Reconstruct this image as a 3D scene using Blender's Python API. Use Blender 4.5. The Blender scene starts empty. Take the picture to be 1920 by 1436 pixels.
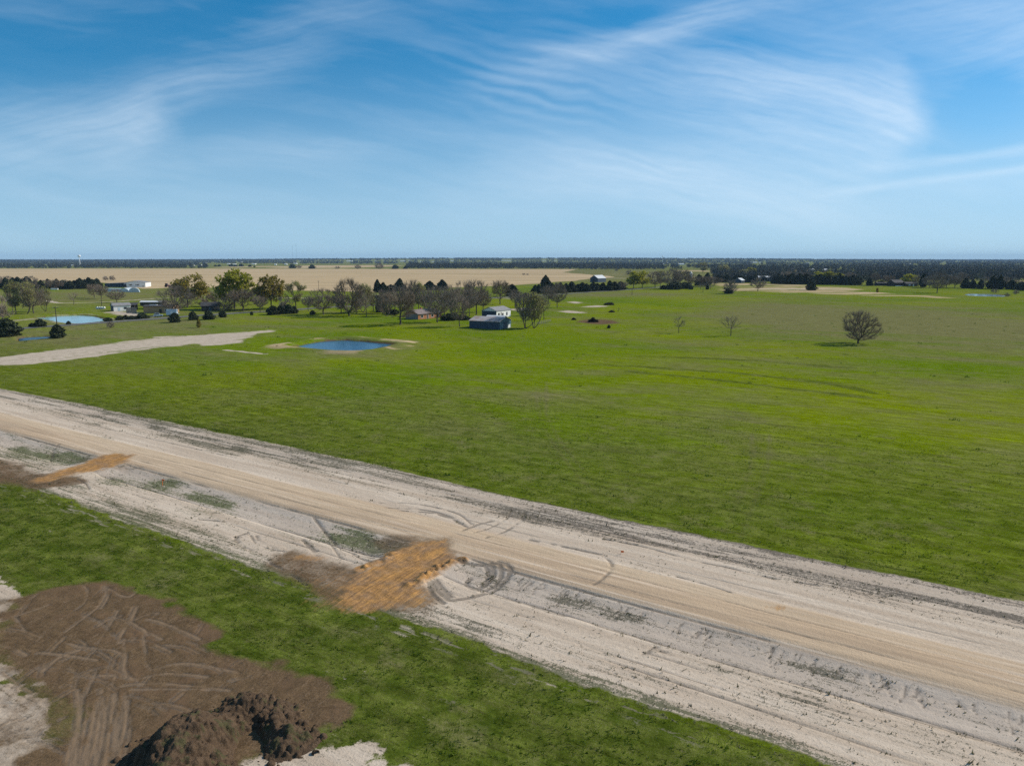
import bpy, math, random
import numpy as np
from mathutils import Vector, Matrix

# ------------------------------------------------------------------ camera, light, exposure
sc = bpy.context.scene
COL = sc.collection
F, HC = 1363.0, 30.0
PITCH = math.atan((718 - 485.5) / F)
cam = bpy.data.cameras.new("camera")
cam.sensor_width = 36.0
cam.lens = 36.0 * F / 1920.0
cam.clip_start, cam.clip_end = 0.5, 200000
co = bpy.data.objects.new("camera", cam)
COL.objects.link(co)
co.location = (0, 0, HC)
co.rotation_euler = (math.pi / 2 - PITCH, 0, 0)
sc.camera = co

SUN_EL, SUN_AZ = math.radians(35), math.atan2(0.93, 0.36)      # azimuth from +Y towards +X
sunv = Vector((math.cos(SUN_EL) * math.sin(SUN_AZ), math.cos(SUN_EL) * math.cos(SUN_AZ), math.sin(SUN_EL)))
sl = bpy.data.lights.new("sun", 'SUN')
sl.energy, sl.angle, sl.color = 4.6, math.radians(0.53), (1.0, 0.93, 0.82)
so = bpy.data.objects.new("sun", sl)
COL.objects.link(so)
so.rotation_euler = sunv.to_track_quat('Z', 'Y').to_euler()

world = bpy.data.worlds.new("World")
sc.world = world
world.use_nodes = True
wt = world.node_tree
wt.nodes.clear()
sky = wt.nodes.new('ShaderNodeTexSky')
sky.sky_type = 'NISHITA'
sky.sun_disc = False
sky.sun_elevation, sky.sun_rotation = SUN_EL, SUN_AZ
sky.air_density, sky.dust_density, sky.ozone_density = 1.0, 0.35, 2.6
sky.altitude = 300
hs = wt.nodes.new('ShaderNodeHueSaturation')
hs.inputs['Saturation'].default_value = 1.45
hs.inputs['Hue'].default_value = 0.490
gm = wt.nodes.new('ShaderNodeGamma')
gm.inputs['Gamma'].default_value = 1.0
bg = wt.nodes.new('ShaderNodeBackground')
bg.inputs['Strength'].default_value = 0.095
wo = wt.nodes.new('ShaderNodeOutputWorld')
tc = wt.nodes.new('ShaderNodeTexCoord')          # look a little above each direction: a bluer, clearer low sky
va = wt.nodes.new('ShaderNodeVectorMath'); va.operation = 'ADD'; va.inputs[1].default_value = (0, 0, 0.07)
vn_ = wt.nodes.new('ShaderNodeVectorMath'); vn_.operation = 'NORMALIZE'
wt.links.new(tc.outputs['Generated'], va.inputs[0]); wt.links.new(va.outputs[0], vn_.inputs[0]); wt.links.new(vn_.outputs[0], sky.inputs['Vector'])
wt.links.new(sky.outputs[0], hs.inputs['Color'])
wt.links.new(hs.outputs[0], gm.inputs[0])
wt.links.new(gm.outputs[0], bg.inputs[0])
wt.links.new(bg.outputs[0], wo.inputs[0])

vs = sc.view_settings
sc.display_settings.display_device = 'sRGB'
vs.view_transform, vs.look, vs.gamma, vs.use_curve_mapping = 'Standard', 'None', 1.0, False
vs.exposure = 0.33
sc.cycles.max_bounces = 5
sc.cycles.diffuse_bounces = 2
sc.cycles.glossy_bounces = 2
sc.cycles.transmission_bounces = 2
sc.cycles.transparent_max_bounces = 8
sc.cycles.volume_bounces = 0
sc.cycles.use_denoising = False
sc.cycles.caustics_reflective = sc.cycles.caustics_refractive = False

rng = np.random.default_rng(7)
random.seed(7)


# ------------------------------------------------------------------ helpers: geometry on the ground
def G(P, z=0.0):
    """pixel of the 1920 x 1436 photograph -> point on the plane at height z"""
    P = np.atleast_2d(np.array(P, float))
    u = (P[:, 0] - 960) / F
    v = (718 - P[:, 1]) / F
    dy = math.cos(PITCH) + v * math.sin(PITCH)
    dz = -math.sin(PITCH) + v * math.cos(PITCH)
    t = -(HC - z) / dz
    return np.c_[u * t, dy * t]


def g1(x, y, z=0.0):
    q = G([(x, y)], z)[0]
    return float(q[0]), float(q[1])


def mpp(x, y):
    """metres per photo pixel at a ground point"""
    q = g1(x, y)
    return (q[1] * math.cos(PITCH) + HC * math.sin(PITCH)) / F


def hsh(ix, iy, seed):
    M = 0xffffffff
    h = (ix * 374761393 + iy * 668265263 + seed * 974634721) & M
    h = ((h ^ (h >> 13)) * 1274126177) & M
    h = ((h ^ (h >> 15)) * 1103515245) & M
    return ((h ^ (h >> 16)) & 0xffffff) / float(0xffffff)


def vn(x, y, seed=0):
    x = np.asarray(x, float); y = np.asarray(y, float)
    ix = np.floor(x).astype(np.int64); iy = np.floor(y).astype(np.int64)
    fx = x - ix; fy = y - iy
    fx = fx * fx * fx * (fx * (fx * 6 - 15) + 10); fy = fy * fy * fy * (fy * (fy * 6 - 15) + 10)
    a = hsh(ix, iy, seed); b = hsh(ix + 1, iy, seed); c = hsh(ix, iy + 1, seed); d = hsh(ix + 1, iy + 1, seed)
    return (a * (1 - fx) + b * fx) * (1 - fy) + (c * (1 - fx) + d * fx) * fy


def fbm(x, y, octv=4, seed=0, rough=0.5):
    s = 0; a = 1.0; t = 0
    for k in range(octv):
        ca, sa = math.cos(0.7 * k), math.sin(0.7 * k)
        s = s + a * vn((x * ca - y * sa) * 2 ** k + 17.3 * k, (x * sa + y * ca) * 2 ** k + 5.1 * k, seed + k)
        t += a; a *= rough
    return s / t


def sst(x, a, b):
    t = np.clip((x - a) / (b - a), 0, 1)
    return t * t * (3 - 2 * t)


def sdist(x, y, poly, far=1e9):
    """signed distance to a polygon, positive inside (exact within the bounding box + far)"""
    poly = np.asarray(poly, float)
    x = np.asarray(x, float); y = np.asarray(y, float)
    out = np.full(x.shape, -far if far < 1e8 else -1e6)
    lo = poly.min(0) - far; hi = poly.max(0) + far
    m = (x > lo[0]) & (x < hi[0]) & (y > lo[1]) & (y < hi[1])
    X = x[m]; Y = y[m]
    if X.size == 0:
        return out
    d2 = np.full(X.shape, 1e18); ins = np.zeros(X.shape, bool)
    n = len(poly)
    for i in range(n):
        ax, ay = poly[i]; bx, by = poly[(i + 1) % n]
        ex, ey = bx - ax, by - ay
        t = np.clip(((X - ax) * ex + (Y - ay) * ey) / (ex * ex + ey * ey + 1e-12), 0, 1)
        d2 = np.minimum(d2, (X - ax - t * ex) ** 2 + (Y - ay - t * ey) ** 2)
        c = ((ay > Y) != (by > Y)) & (X < ex * (Y - ay) / (ey if abs(ey) > 1e-12 else 1e-12) + ax)
        ins ^= c
    d = np.sqrt(d2)
    out[m] = np.where(ins, d, -d)
    return out


def ldist(x, y, line, far):
    """distance to a polyline (far outside reach)"""
    line = np.asarray(line, float)
    out = np.full(np.shape(x), 1e6)
    lo = line.min(0) - far; hi = line.max(0) + far
    m = (x > lo[0]) & (x < hi[0]) & (y > lo[1]) & (y < hi[1])
    X = x[m]; Y = y[m]
    if X.size == 0:
        return out
    d2 = np.full(X.shape, 1e12)
    for (ax, ay), (bx, by) in zip(line[:-1], line[1:]):
        ex, ey = bx - ax, by - ay
        t = np.clip(((X - ax) * ex + (Y - ay) * ey) / (ex * ex + ey * ey + 1e-12), 0, 1)
        d2 = np.minimum(d2, (X - ax - t * ex) ** 2 + (Y - ay - t * ey) ** 2)
    out[m] = np.sqrt(d2)
    return out


def spline(P, n=10):
    """Catmull-Rom through points"""
    P = np.asarray(P, float)
    Q = np.vstack([2 * P[0] - P[1], P, 2 * P[-1] - P[-2]])
    out = []
    for i in range(1, len(Q) - 2):
        for k in range(n):
            t = k / n
            a, b, c, d = Q[i - 1], Q[i], Q[i + 1], Q[i + 2]
            out.append(0.5 * ((2 * b) + (-a + c) * t + (2 * a - 5 * b + 4 * c - d) * t * t + (-a + 3 * b - 3 * c + d) * t ** 3))
    out.append(P[-1])
    return np.array(out)


# ------------------------------------------------------------------ helpers: objects
def fast_mesh(name, V, quads=None, tris=None, smooth=False):
    V = np.asarray(V, np.float32)
    nq = 0 if quads is None else len(quads); nt = 0 if tris is None else len(tris)
    me = bpy.data.meshes.new(name)
    me.vertices.add(len(V)); me.vertices.foreach_set('co', V.ravel())
    idx = []
    if nq: idx.append(np.asarray(quads, np.int32).ravel())
    if nt: idx.append(np.asarray(tris, np.int32).ravel())
    idx = np.concatenate(idx) if idx else np.zeros(0, np.int32)
    me.loops.add(len(idx)); me.loops.foreach_set('vertex_index', idx)
    st = np.concatenate([np.arange(nq) * 4, nq * 4 + np.arange(nt) * 3]).astype(np.int32)
    me.polygons.add(nq + nt); me.polygons.foreach_set('loop_start', st)
    me.polygons.foreach_set('use_smooth', np.full(nq + nt, smooth))
    me.update(calc_edges=True)
    me.validate()
    return me


def set_attr(me, name, arr):
    a = me.attributes.new(name, 'FLOAT', 'POINT')
    a.data.foreach_set('value', np.asarray(arr, np.float32))


def link(name, me, mat=None, parent=None, loc=None, rz=0.0):
    o = bpy.data.objects.new(name, me)
    COL.objects.link(o)
    if mat is not None and me is not None and not me.materials:
        me.materials.append(mat)
    if parent is not None:
        o.parent = parent
    if loc is not None:
        o.location = loc
    if rz:
        o.rotation_euler = (0, 0, rz)
    return o


def tag(o, label=None, cat=None, group=None, kind=None):
    if label: o['label'] = label
    if cat: o['category'] = cat
    if group: o['group'] = group
    if kind: o['kind'] = kind
    return o


def thing(name, label, cat, loc, rz=0.0, group=None):
    o = bpy.data.objects.new(name, None)
    o.empty_display_size = 0.2
    COL.objects.link(o)
    o.location = loc
    o.rotation_euler = (0, 0, rz)
    return tag(o, label, cat, group)


class MB:
    """collects boxes, prisms and tubes into one mesh"""
    def __init__(s):
        s.V = []; s.F = []
    def add(s, V, Fc):
        k = len(s.V); s.V += [tuple(v) for v in V]; s.F += [tuple(i + k for i in f) for f in Fc]
        return s
    def box(s, x0, x1, y0, y1, z0, z1):
        return s.add([(x0, y0, z0), (x1, y0, z0), (x1, y1, z0), (x0, y1, z0), (x0, y0, z1), (x1, y0, z1), (x1, y1, z1), (x0, y1, z1)],
                     [(0, 3, 2, 1), (4, 5, 6, 7), (0, 1, 5, 4), (1, 2, 6, 5), (2, 3, 7, 6), (3, 0, 4, 7)])
    def prism(s, prof, y0, y1):
        """profile in xz extruded along y"""
        n = len(prof)
        V = [(x, y0, z) for x, z in prof] + [(x, y1, z) for x, z in prof]
        Fc = [tuple(range(n)), tuple(range(2 * n - 1, n - 1, -1))] + [(i, i + n, (i + 1) % n + n, (i + 1) % n) for i in range(n)]
        return s.add(V, Fc)
    def prismx(s, prof, x0, x1):
        n = len(prof)
        V = [(x0, y, z) for y, z in prof] + [(x1, y, z) for y, z in prof]
        Fc = [tuple(range(n - 1, -1, -1)), tuple(range(n, 2 * n))] + [(i, (i + 1) % n, (i + 1) % n + n, i + n) for i in range(n)]
        return s.add(V, Fc)
    def tube(s, a, b, r0, r1, k=8):
        a = Vector(a); b = Vector(b); d = (b - a).normalized()
        u = d.orthogonal().normalized(); w = d.cross(u)
        V = []
        for p, r in ((a, r0), (b, r1)):
            V += [p + (u * math.cos(6.2832 * i / k) + w * math.sin(6.2832 * i / k)) * r for i in range(k)]
        Fc = [tuple(range(k - 1, -1, -1)), tuple(range(k, 2 * k))] + [(i, (i + 1) % k, (i + 1) % k + k, i + k) for i in range(k)]
        return s.add(V, Fc)
    def build(s, name, mat, parent=None, loc=None, rz=0.0, bevel=0.0):
        me = bpy.data.meshes.new(name)
        me.from_pydata(s.V, [], s.F)
        me.validate(); me.update()
        o = link(name, me, mat, parent, loc, rz)
        if bevel:
            b = o.modifiers.new('bevel', 'BEVEL'); b.width = bevel; b.segments = 2
        return o


# ------------------------------------------------------------------ materials
class NT:
    def __init__(s, name, rough=0.9, spec=0.2):
        s.m = bpy.data.materials.new(name); s.m.use_nodes = True
        s.t = s.m.node_tree; s.n = s.t.nodes
        s.b = s.n['Principled BSDF']
        s.b.inputs['Roughness'].default_value = rough
        s.b.inputs['Specular IOR Level'].default_value = spec
    def L(s, a, b): s.t.links.new(a, b)
    def put(s, v, sock):
        if hasattr(v, 'links'): s.L(v, sock)
        elif isinstance(v, (tuple, list)) and sock.type == 'RGBA': sock.default_value = (*v, 1.0) if len(v) == 3 else v
        else: sock.default_value = v
    def pos(s): return s.n.new('ShaderNodeNewGeometry').outputs['Position']
    def obj(s): return s.n.new('ShaderNodeTexCoord').outputs['Object']
    def attr(s, name):
        a = s.n.new('ShaderNodeAttribute'); a.attribute_name = name
        return a.outputs['Fac']
    def noise(s, vec, scale, detail=3, rough=0.55, dist=0.0):
        n = s.n.new('ShaderNodeTexNoise')
        s.L(vec, n.inputs['Vector'])
        n.inputs['Scale'].default_value = scale; n.inputs['Detail'].default_value = detail
        n.inputs['Roughness'].default_value = rough; n.inputs['Distortion'].default_value = dist
        return n.outputs['Fac']
    def math(s, op, a, b=None, c=None, clamp=False):
        n = s.n.new('ShaderNodeMath'); n.operation = op; n.use_clamp = clamp
        s.put(a, n.inputs[0])
        if b is not None: s.put(b, n.inputs[1])
        if c is not None: s.put(c, n.inputs[2])
        return n.outputs[0]
    def rng(s, v, a, b, c=0.0, d=1.0):
        n = s.n.new('ShaderNodeMapRange'); n.clamp = True
        s.put(v, n.inputs[0])
        for i, k in enumerate((a, b, c, d)): n.inputs[i + 1].default_value = k
        return n.outputs[0]
    def mix(s, f, a, b, blend='MIX'):
        n = s.n.new('ShaderNodeMix'); n.data_type = 'RGBA'; n.blend_type = blend
        s.put(f, n.inputs[0]); s.put(a, n.inputs[6]); s.put(b, n.inputs[7])
        return n.outputs[2]
    def scale(s, col, f):
        n = s.n.new('ShaderNodeVectorMath'); n.operation = 'SCALE'
        s.L(col, n.inputs[0]); s.put(f, n.inputs['Scale'])
        return n.outputs[0]
    def dot(s, vec, d):
        n = s.n.new('ShaderNodeVectorMath'); n.operation = 'DOT_PRODUCT'
        s.L(vec, n.inputs[0]); n.inputs[1].default_value = d
        return n.outputs['Value']
    def xyz(s, x, y, z=0.0):
        n = s.n.new('ShaderNodeCombineXYZ')
        s.put(x, n.inputs[0]); s.put(y, n.inputs[1]); s.put(z, n.inputs[2])
        return n.outputs[0]
    def bump(s, h, strength, dist):
        n = s.n.new('ShaderNodeBump')
        n.inputs['Strength'].default_value = strength; n.inputs['Distance'].default_value = dist
        s.L(h, n.inputs['Height'])
        s.L(n.outputs[0], s.b.inputs['Normal'])
    def col(s, c):
        s.put(c, s.b.inputs['Base Color'])
        return s.m


RD = np.array([0.83953, -0.54331]); RN = np.array([0.54331, 0.83953]); RC = np.array([-4.155, 90.627])   # the new road's own axes


def make_terrain():
    N = NT('terrain', 1.0, 0.0)
    P = N.pos()
    s = N.dot(P, (RD[0], RD[1], 0)); t = N.dot(P, (RN[0], RN[1], 0))
    streak = N.noise(N.xyz(N.math('MULTIPLY', s, 0.045), N.math('MULTIPLY', t, 0.75)), 1.0, 5, 0.62)
    streak2 = N.noise(N.xyz(N.math('MULTIPLY', s, 0.16), N.math('MULTIPLY', t, 2.6)), 1.0, 4, 0.6)
    nA = N.noise(P, 0.011, 3, 0.5, 0.6)
    nB = N.noise(N.xyz(N.math('MULTIPLY', s, 0.022), N.math('MULTIPLY', t, 0.06)), 1.0, 5, 0.6, 0.8)
    nC = N.noise(P, 0.45, 5, 0.65)
    nD = N.noise(P, 2.6, 4, 0.65)
    nE = N.noise(P, 9.0, 3, 0.6)
    nF = N.noise(P, 28.0, 2, 0.6)
    mow = N.noise(N.xyz(N.math('MULTIPLY', s, 0.12), N.math('MULTIPLY', t, 0.9)), 1.0, 4, 0.6)

    def mask(name, amp, sharp, nz=None):
        a = N.attr(name)
        k = N.math('MULTIPLY_ADD', N.math('SUBTRACT', nz or nD, 0.5), amp, a)
        return N.math('MULTIPLY_ADD', N.math('SUBTRACT', k, 0.5), sharp, 0.5, clamp=True)

    # grass
    dry = N.math('ADD', N.math('MULTIPLY_ADD', nB, 2.6, -1.12), N.attr('dry'), clamp=True)
    dry = N.math('MULTIPLY_ADD', N.math('SUBTRACT', nC, 0.5), 0.75, dry, clamp=True)
    g = N.mix(N.rng(nA, 0.38, 0.62), (0.168, 0.208, 0.003), (0.108, 0.168, 0.004))
    g = N.mix(dry, g, N.mix(nD, (0.150, 0.160, 0.045), (0.190, 0.165, 0.075)))
    deep_green = N.mix(N.rng(nC, 0.35, 0.68), (0.060, 0.084, 0.010), (0.110, 0.132, 0.016))
    g = N.mix(N.attr('deep_green'), g, deep_green)
    fine = N.math('MULTIPLY', N.rng(nD, 0.25, 0.75, 0.72, 1.26), N.rng(nE, 0.25, 0.75, 0.66, 1.34))
    fine = N.math('MULTIPLY', fine, N.rng(mow, 0.3, 0.7, 0.66, 1.30))
    rut = N.noise(N.xyz(N.math('MULTIPLY', s, 0.55), N.math('MULTIPLY', t, 3.4)), 1.0, 3, 0.6)
    fine = N.math('MULTIPLY', fine, N.rng(rut, 0.54, 0.68, 1.04, 0.62))
    fine = N.math('MULTIPLY', fine, N.rng(nC, 0.3, 0.7, 0.9, 1.08))
    g = N.scale(g, fine)
    dead = N.math('MULTIPLY', N.rng(N.noise(P, 0.16, 6, 0.72), 0.54, 0.66), N.rng(nD, 0.35, 0.6))
    g = N.mix(N.math('MULTIPLY', dead, 0.55), g, (0.20, 0.17, 0.085))
    # straw and bare specks between the blades
    straw = N.math('MULTIPLY', N.rng(nF, 0.56, 0.66), N.rng(nC, 0.42, 0.66))
    g = N.mix(N.math('MULTIPLY', straw, N.math('MULTIPLY_ADD', N.attr('deep_green'), 0.7, 0.2)), g, (0.33, 0.27, 0.17))
    # hay field
    hay = N.mix(N.rng(nB, 0.3, 0.7), (0.50, 0.355, 0.195), (0.40, 0.295, 0.175))
    hb = N.noise(N.xyz(N.math('MULTIPLY', N.dot(P, (1, .12, 0)), 0.0016), N.math('MULTIPLY', N.dot(P, (-.12, 1, 0)), 0.035)), 1.0, 5, 0.65)
    hay = N.mix(N.rng(hb, 0.42, 0.66), hay, (0.56, 0.425, 0.255))
    hay = N.mix(N.rng(hb, 0.46, 0.36, 0.0, 0.7), hay, (0.27, 0.225, 0.125))
    c = N.mix(mask('hay', 0.5, 3.0, nC), g, hay)
    c = N.mix(mask('pale', 1.5, 2.6, N.math('MULTIPLY_ADD', nC, 0.6, N.math('MULTIPLY', nD, 0.4))), c, N.mix(N.rng(N.math('MULTIPLY_ADD', nD, 0.5, N.math('MULTIPLY', nC, 0.6)), 0.4, 0.7), (0.60, 0.50, 0.385), (0.36, 0.29, 0.215)))
    # bare sand of the right of way
    sand = N.mix(N.rng(streak, 0.32, 0.66), (0.64, 0.525, 0.405), (0.475, 0.37, 0.272))
    sand = N.scale(sand, N.math('MULTIPLY', N.rng(nD, 0.25, 0.75, 0.86, 1.12), N.rng(nE, 0.3, 0.7, 0.86, 1.12)))
    grey = N.attr('grey')
    sand = N.mix(N.math('MULTIPLY', grey, 0.75), sand, N.mix(nD, (0.36, 0.305, 0.255), (0.48, 0.41, 0.35)))
    wd = N.attr('weed')
    spk = N.math('MULTIPLY', N.math('ADD', N.math('MULTIPLY', nE, 0.55), N.math('MULTIPLY', nD, 0.45)), 1.0)
    spk = N.math('ADD', spk, N.math('MULTIPLY', N.math('SUBTRACT', streak2, 0.5), 0.5))
    th = N.math('MULTIPLY_ADD', wd, -0.29, 0.72)
    sp = N.math('MULTIPLY', N.math('SUBTRACT', spk, th), 11.0, clamp=True)
    sand = N.mix(N.math('MULTIPLY', sp, 0.85), sand, N.mix(N.attr('green'), (0.115, 0.098, 0.078), (0.075, 0.095, 0.03)))
    c = N.mix(mask('sand', 1.5, 4.0, N.math('MULTIPLY_ADD', nE, 0.5, N.math('MULTIPLY', nD, 0.5))), c, sand)
    # gravel
    gv = N.mix(N.rng(streak, 0.3, 0.68), (0.585, 0.425, 0.275), (0.40, 0.29, 0.195))
    gv = N.mix(N.rng(N.noise(N.xyz(N.math('MULTIPLY', s, 0.03), N.math('MULTIPLY', t, 1.6)), 1.0, 4, 0.6), 0.52, 0.64), gv, (0.64, 0.50, 0.365))
    gv = N.mix(N.attr('tan'), gv, N.mix(streak2, (0.50, 0.365, 0.235), (0.58, 0.455, 0.32)))
    gv = N.scale(gv, N.math('MULTIPLY', N.rng(nF, 0.3, 0.7, 0.78, 1.2), N.rng(streak2, 0.3, 0.7, 0.86, 1.13)))
    c = N.mix(mask('gravel', 1.3, 2.2, N.math('MULTIPLY_ADD', streak, 0.7, N.math('MULTIPLY', nD, 0.3))), c, gv)
    # brown dirt
    drag = N.noise(N.xyz(N.math('MULTIPLY', N.dot(P, (0.47, 0.883, 0)), 0.3), N.math('MULTIPLY', N.dot(P, (-0.883, 0.47, 0)), 2.4)), 1.0, 5, 0.65, 0.4)
    dn = N.noise(P, 0.7, 5, 0.7, 0.8)
    di = N.mix(N.rng(dn, 0.3, 0.7), (0.094, 0.061, 0.034), (0.168, 0.110, 0.060))
    di = N.mix(N.rng(N.noise(N.xyz(N.dot(P, (0.35, 0.9, 0)), N.math('MULTIPLY', N.dot(P, (0.9, -0.35, 0)), 6.0)), 0.9, 5, 0.65, 1.6), 0.53, 0.75), di, (0.205, 0.142, 0.09))
    di = N.mix(N.rng(N.noise(N.xyz(N.math('MULTIPLY', N.dot(P, (0.95, -0.2, 0)), 0.6), N.math('MULTIPLY', N.dot(P, (0.2, 0.95, 0)), 5.0)), 0.8, 5, 0.65, 2.2), 0.56, 0.78), di, (0.06, 0.041, 0.029))
    di = N.scale(di, N.math('MULTIPLY', N.rng(nE, 0.25, 0.75, 0.62, 1.35), N.rng(nF, 0.3, 0.7, 0.8, 1.2)))
    di = N.mix(N.rng(N.noise(P, 0.23, 4, 0.6, 0.5), 0.5, 0.68), di, N.mix(nD, (0.19, 0.118, 0.065), (0.125, 0.08, 0.049)))
    c = N.mix(mask('dirt', 0.9, 2.0, N.math('MULTIPLY_ADD', nD, 0.5, N.math('MULTIPLY', nC, 0.5))), c, di)
    # orange clay
    cl = N.mix(N.rng(N.noise(N.xyz(N.math('MULTIPLY', N.dot(P, (0.47, 0.883, 0)), 0.35), N.math('MULTIPLY', N.dot(P, (-0.883, 0.47, 0)), 3.2)), 1.0, 5, 0.65), 0.3, 0.68),
               (0.58, 0.305, 0.10), (0.22, 0.122, 0.06))
    cl = N.mix(N.rng(nC, 0.44, 0.66, 0.0, 0.8), cl, (0.25, 0.165, 0.105))
    cl = N.scale(cl, N.math('MULTIPLY', N.rng(nE, 0.3, 0.7, 0.75, 1.25), N.rng(nD, 0.25, 0.75, 0.75, 1.2)))
    c = N.mix(mask('clay', 1.6, 1.7, N.math('MULTIPLY_ADD', drag, 0.75, N.math('MULTIPLY', nD, 0.25))), c, cl)
    # wheel tracks: pressed damp soil, painted bank shade, and the pale rims beside the tracks
    c = N.mix(N.math('MULTIPLY', mask('track', 1.3, 1.7), 0.62), c, N.mix(nE, (0.10, 0.084, 0.066), (0.17, 0.142, 0.115)))
    c = N.mix(N.math('MULTIPLY', mask('rim', 0.8, 1.8), 0.7), c, N.mix(nE, (0.27, 0.19, 0.12), (0.185, 0.127, 0.082)))
    h = N.math('ADD', N.math('MULTIPLY', nD, 0.6), N.math('ADD', N.math('MULTIPLY', nE, 0.35), N.math('MULTIPLY', nF, 0.1)))
    N.bump(h, 0.55, 0.16)
    return N.col(c)


def simple(name, col, var=0.25, scale=1.5, rough=0.85, spec=0.25, metal=0.0, stretch=None, col2=None, bump=0.0):
    N = NT(name, rough, spec)
    v = N.obj()
    if stretch:
        mp = N.n.new('ShaderNodeMapping'); mp.inputs['Scale'].default_value = stretch
        N.L(v, mp.inputs[0]); v = mp.outputs[0]
    n = N.noise(v, scale, 5, 0.65)
    c2 = col2 or tuple(k * (1 - var) for k in col)
    c = N.mix(N.rng(n, 0.3, 0.7), col, c2)
    N.b.inputs['Metallic'].default_value = metal
    if bump: N.bump(n, bump, 0.05)
    return N.col(c)


def leafmat(name, a, b, trans=0.0):
    """two leaf tones picked per clump (the 'tint' attribute)"""
    N = NT(name, 0.75, 0.2)
    t = N.attr('tint')
    oi = N.n.new('ShaderNodeObjectInfo').outputs['Random']
    c = N.mix(t, a, b)
    c = N.scale(c, N.rng(oi, 0, 1, 0.82, 1.18))
    if trans:
        tb = N.n.new('ShaderNodeBsdfTranslucent'); mx = N.n.new('ShaderNodeMixShader')
        mx.inputs[0].default_value = trans
        N.L(c, tb.inputs[0]); N.L(N.b.outputs[0], mx.inputs[1]); N.L(tb.outputs[0], mx.inputs[2])
        N.L(mx.outputs[0], N.n['Material Output'].inputs['Surface'])
    return N.col(c)


M = {}
M['terrain'] = make_terrain()
M['bark'] = simple('bark', (0.105, 0.088, 0.074), 0.4, 2.0, 0.95, 0.1)
M['twig_grey'] = leafmat('twig_grey', (0.275, 0.222, 0.168), (0.17, 0.132, 0.10))
M['twig_brown'] = leafmat('twig_brown', (0.245, 0.190, 0.132), (0.15, 0.112, 0.08))
M['leaf_olive'] = leafmat('leaf_olive', (0.350, 0.290, 0.040), (0.19, 0.145, 0.03), .5)
M['leaf_lime'] = leafmat('leaf_lime', (0.42, 0.41, 0.03), (0.22, 0.22, 0.03), .5)
M['leaf_bud'] = leafmat('leaf_bud', (0.38, 0.38, 0.11), (0.24, 0.22, 0.08), .5)
M['cedar'] = leafmat('cedar', (0.062, 0.074, 0.030), (0.024, 0.034, 0.017))
M['wood_far'] = leafmat('wood_far', (0.060, 0.066, 0.060), (0.018, 0.028, 0.028))
M['wood_far2'] = leafmat('wood_far2', (0.105, 0.108, 0.05), (0.06, 0.062, 0.042))
M['tuft'] = leafmat('tuft', (0.125, 0.175, 0.010), (0.065, 0.105, 0.010), .5)
M['weedm'] = leafmat('weedm', (0.22, 0.18, 0.12), (0.085, 0.095, 0.035), .4)
M['asphalt'] = simple('asphalt', (0.175, 0.168, 0.160), 0.3, 0.35, 0.9, 0.2)
M['roof_grey'] = simple('roof_grey', (0.30, 0.285, 0.275), 0.3, 0.6, 0.6, 0.3)
M['roof_rust'] = simple('roof_rust', (0.46, 0.44, 0.42), 0, 0.35, 0.55, 0.4, col2=(0.34, 0.20, 0.13))
M['roof_shingle'] = simple('roof_shingle', (0.28, 0.225, 0.205), 0.35, 1.2)
M['roof_dark'] = simple('roof_dark', (0.075, 0.07, 0.068), 0.3, 0.9)
M['roof_pale'] = simple('roof_pale', (0.66, 0.66, 0.64), 0.15, 0.5, 0.45, 0.4)
M['white'] = simple('white_paint', (0.80, 0.79, 0.76), 0.08, 0.7, 0.6, 0.4)
M['bluewall'] = simple('blue_wall', (0.045, 0.070, 0.105), 0.25, 0.7, 0.6, 0.3, stretch=(3, 3, 0.3))
M['bluegreen'] = simple('bluegreen_wall', (0.075, 0.15, 0.19), 0.35, 0.8, 0.6, 0.3, stretch=(3, 3, 0.3))
M['brick'] = simple('brick', (0.42, 0.185, 0.085), 0.25, 1.6)
M['brick_tan'] = simple('brick_tan', (0.40, 0.265, 0.145), 0.2, 1.6)
M['greywood'] = simple('grey_wood', (0.26, 0.235, 0.205), 0.4, 1.0, stretch=(4, 4, 0.3))
M['darkwood'] = simple('dark_wood', (0.055, 0.045, 0.038), 0.4, 1.0)
M['glass'] = simple('window_glass', (0.02, 0.025, 0.03), 0.2, 1.0, 0.12, 0.6)
M['hoop'] = simple('hoop_sheet', (0.52, 0.58, 0.60), 0.15, 0.4, 0.45, 0.4)
M['rubber'] = simple('rubber', (0.02, 0.02, 0.02), 0.2, 1.0)
M['red'] = simple('red_paint', (0.38, 0.045, 0.03), 0.25, 1.0, 0.5, 0.4)
M['paleblue'] = simple('paleblue_paint', (0.50, 0.60, 0.70), 0.12, 1.0, 0.4, 0.4)
M['orange'] = simple('orange_paint', (0.75, 0.16, 0.03), 0.15, 3.0, 0.6, 0.3)
M['steel'] = simple('steel', (0.32, 0.33, 0.34), 0.15, 1.0, 0.5, 0.4)
M['brush'] = leafmat('brush', (0.05, 0.040, 0.032), (0.02, 0.017, 0.015))


def water(name, col, rough, wave):
    N = NT(name, rough, 0.5)
    N.b.inputs['IOR'].default_value = 1.333
    P = N.pos()
    n = N.noise(N.xyz(N.math('MULTIPLY', N.dot(P, (1, 0, 0)), 0.3), N.math('MULTIPLY', N.dot(P, (0, 1, 0)), 0.5)), 1.0, 4, 0.6)
    big = N.noise(P, 0.06, 3, 0.5)
    N.bump(N.math('ADD', n, N.math('MULTIPLY', big, 0.5)), 1.0, wave)
    return N.col(N.mix(N.rng(big, 0.35, 0.65), col, tuple(k * 1.25 for k in col)))


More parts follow.
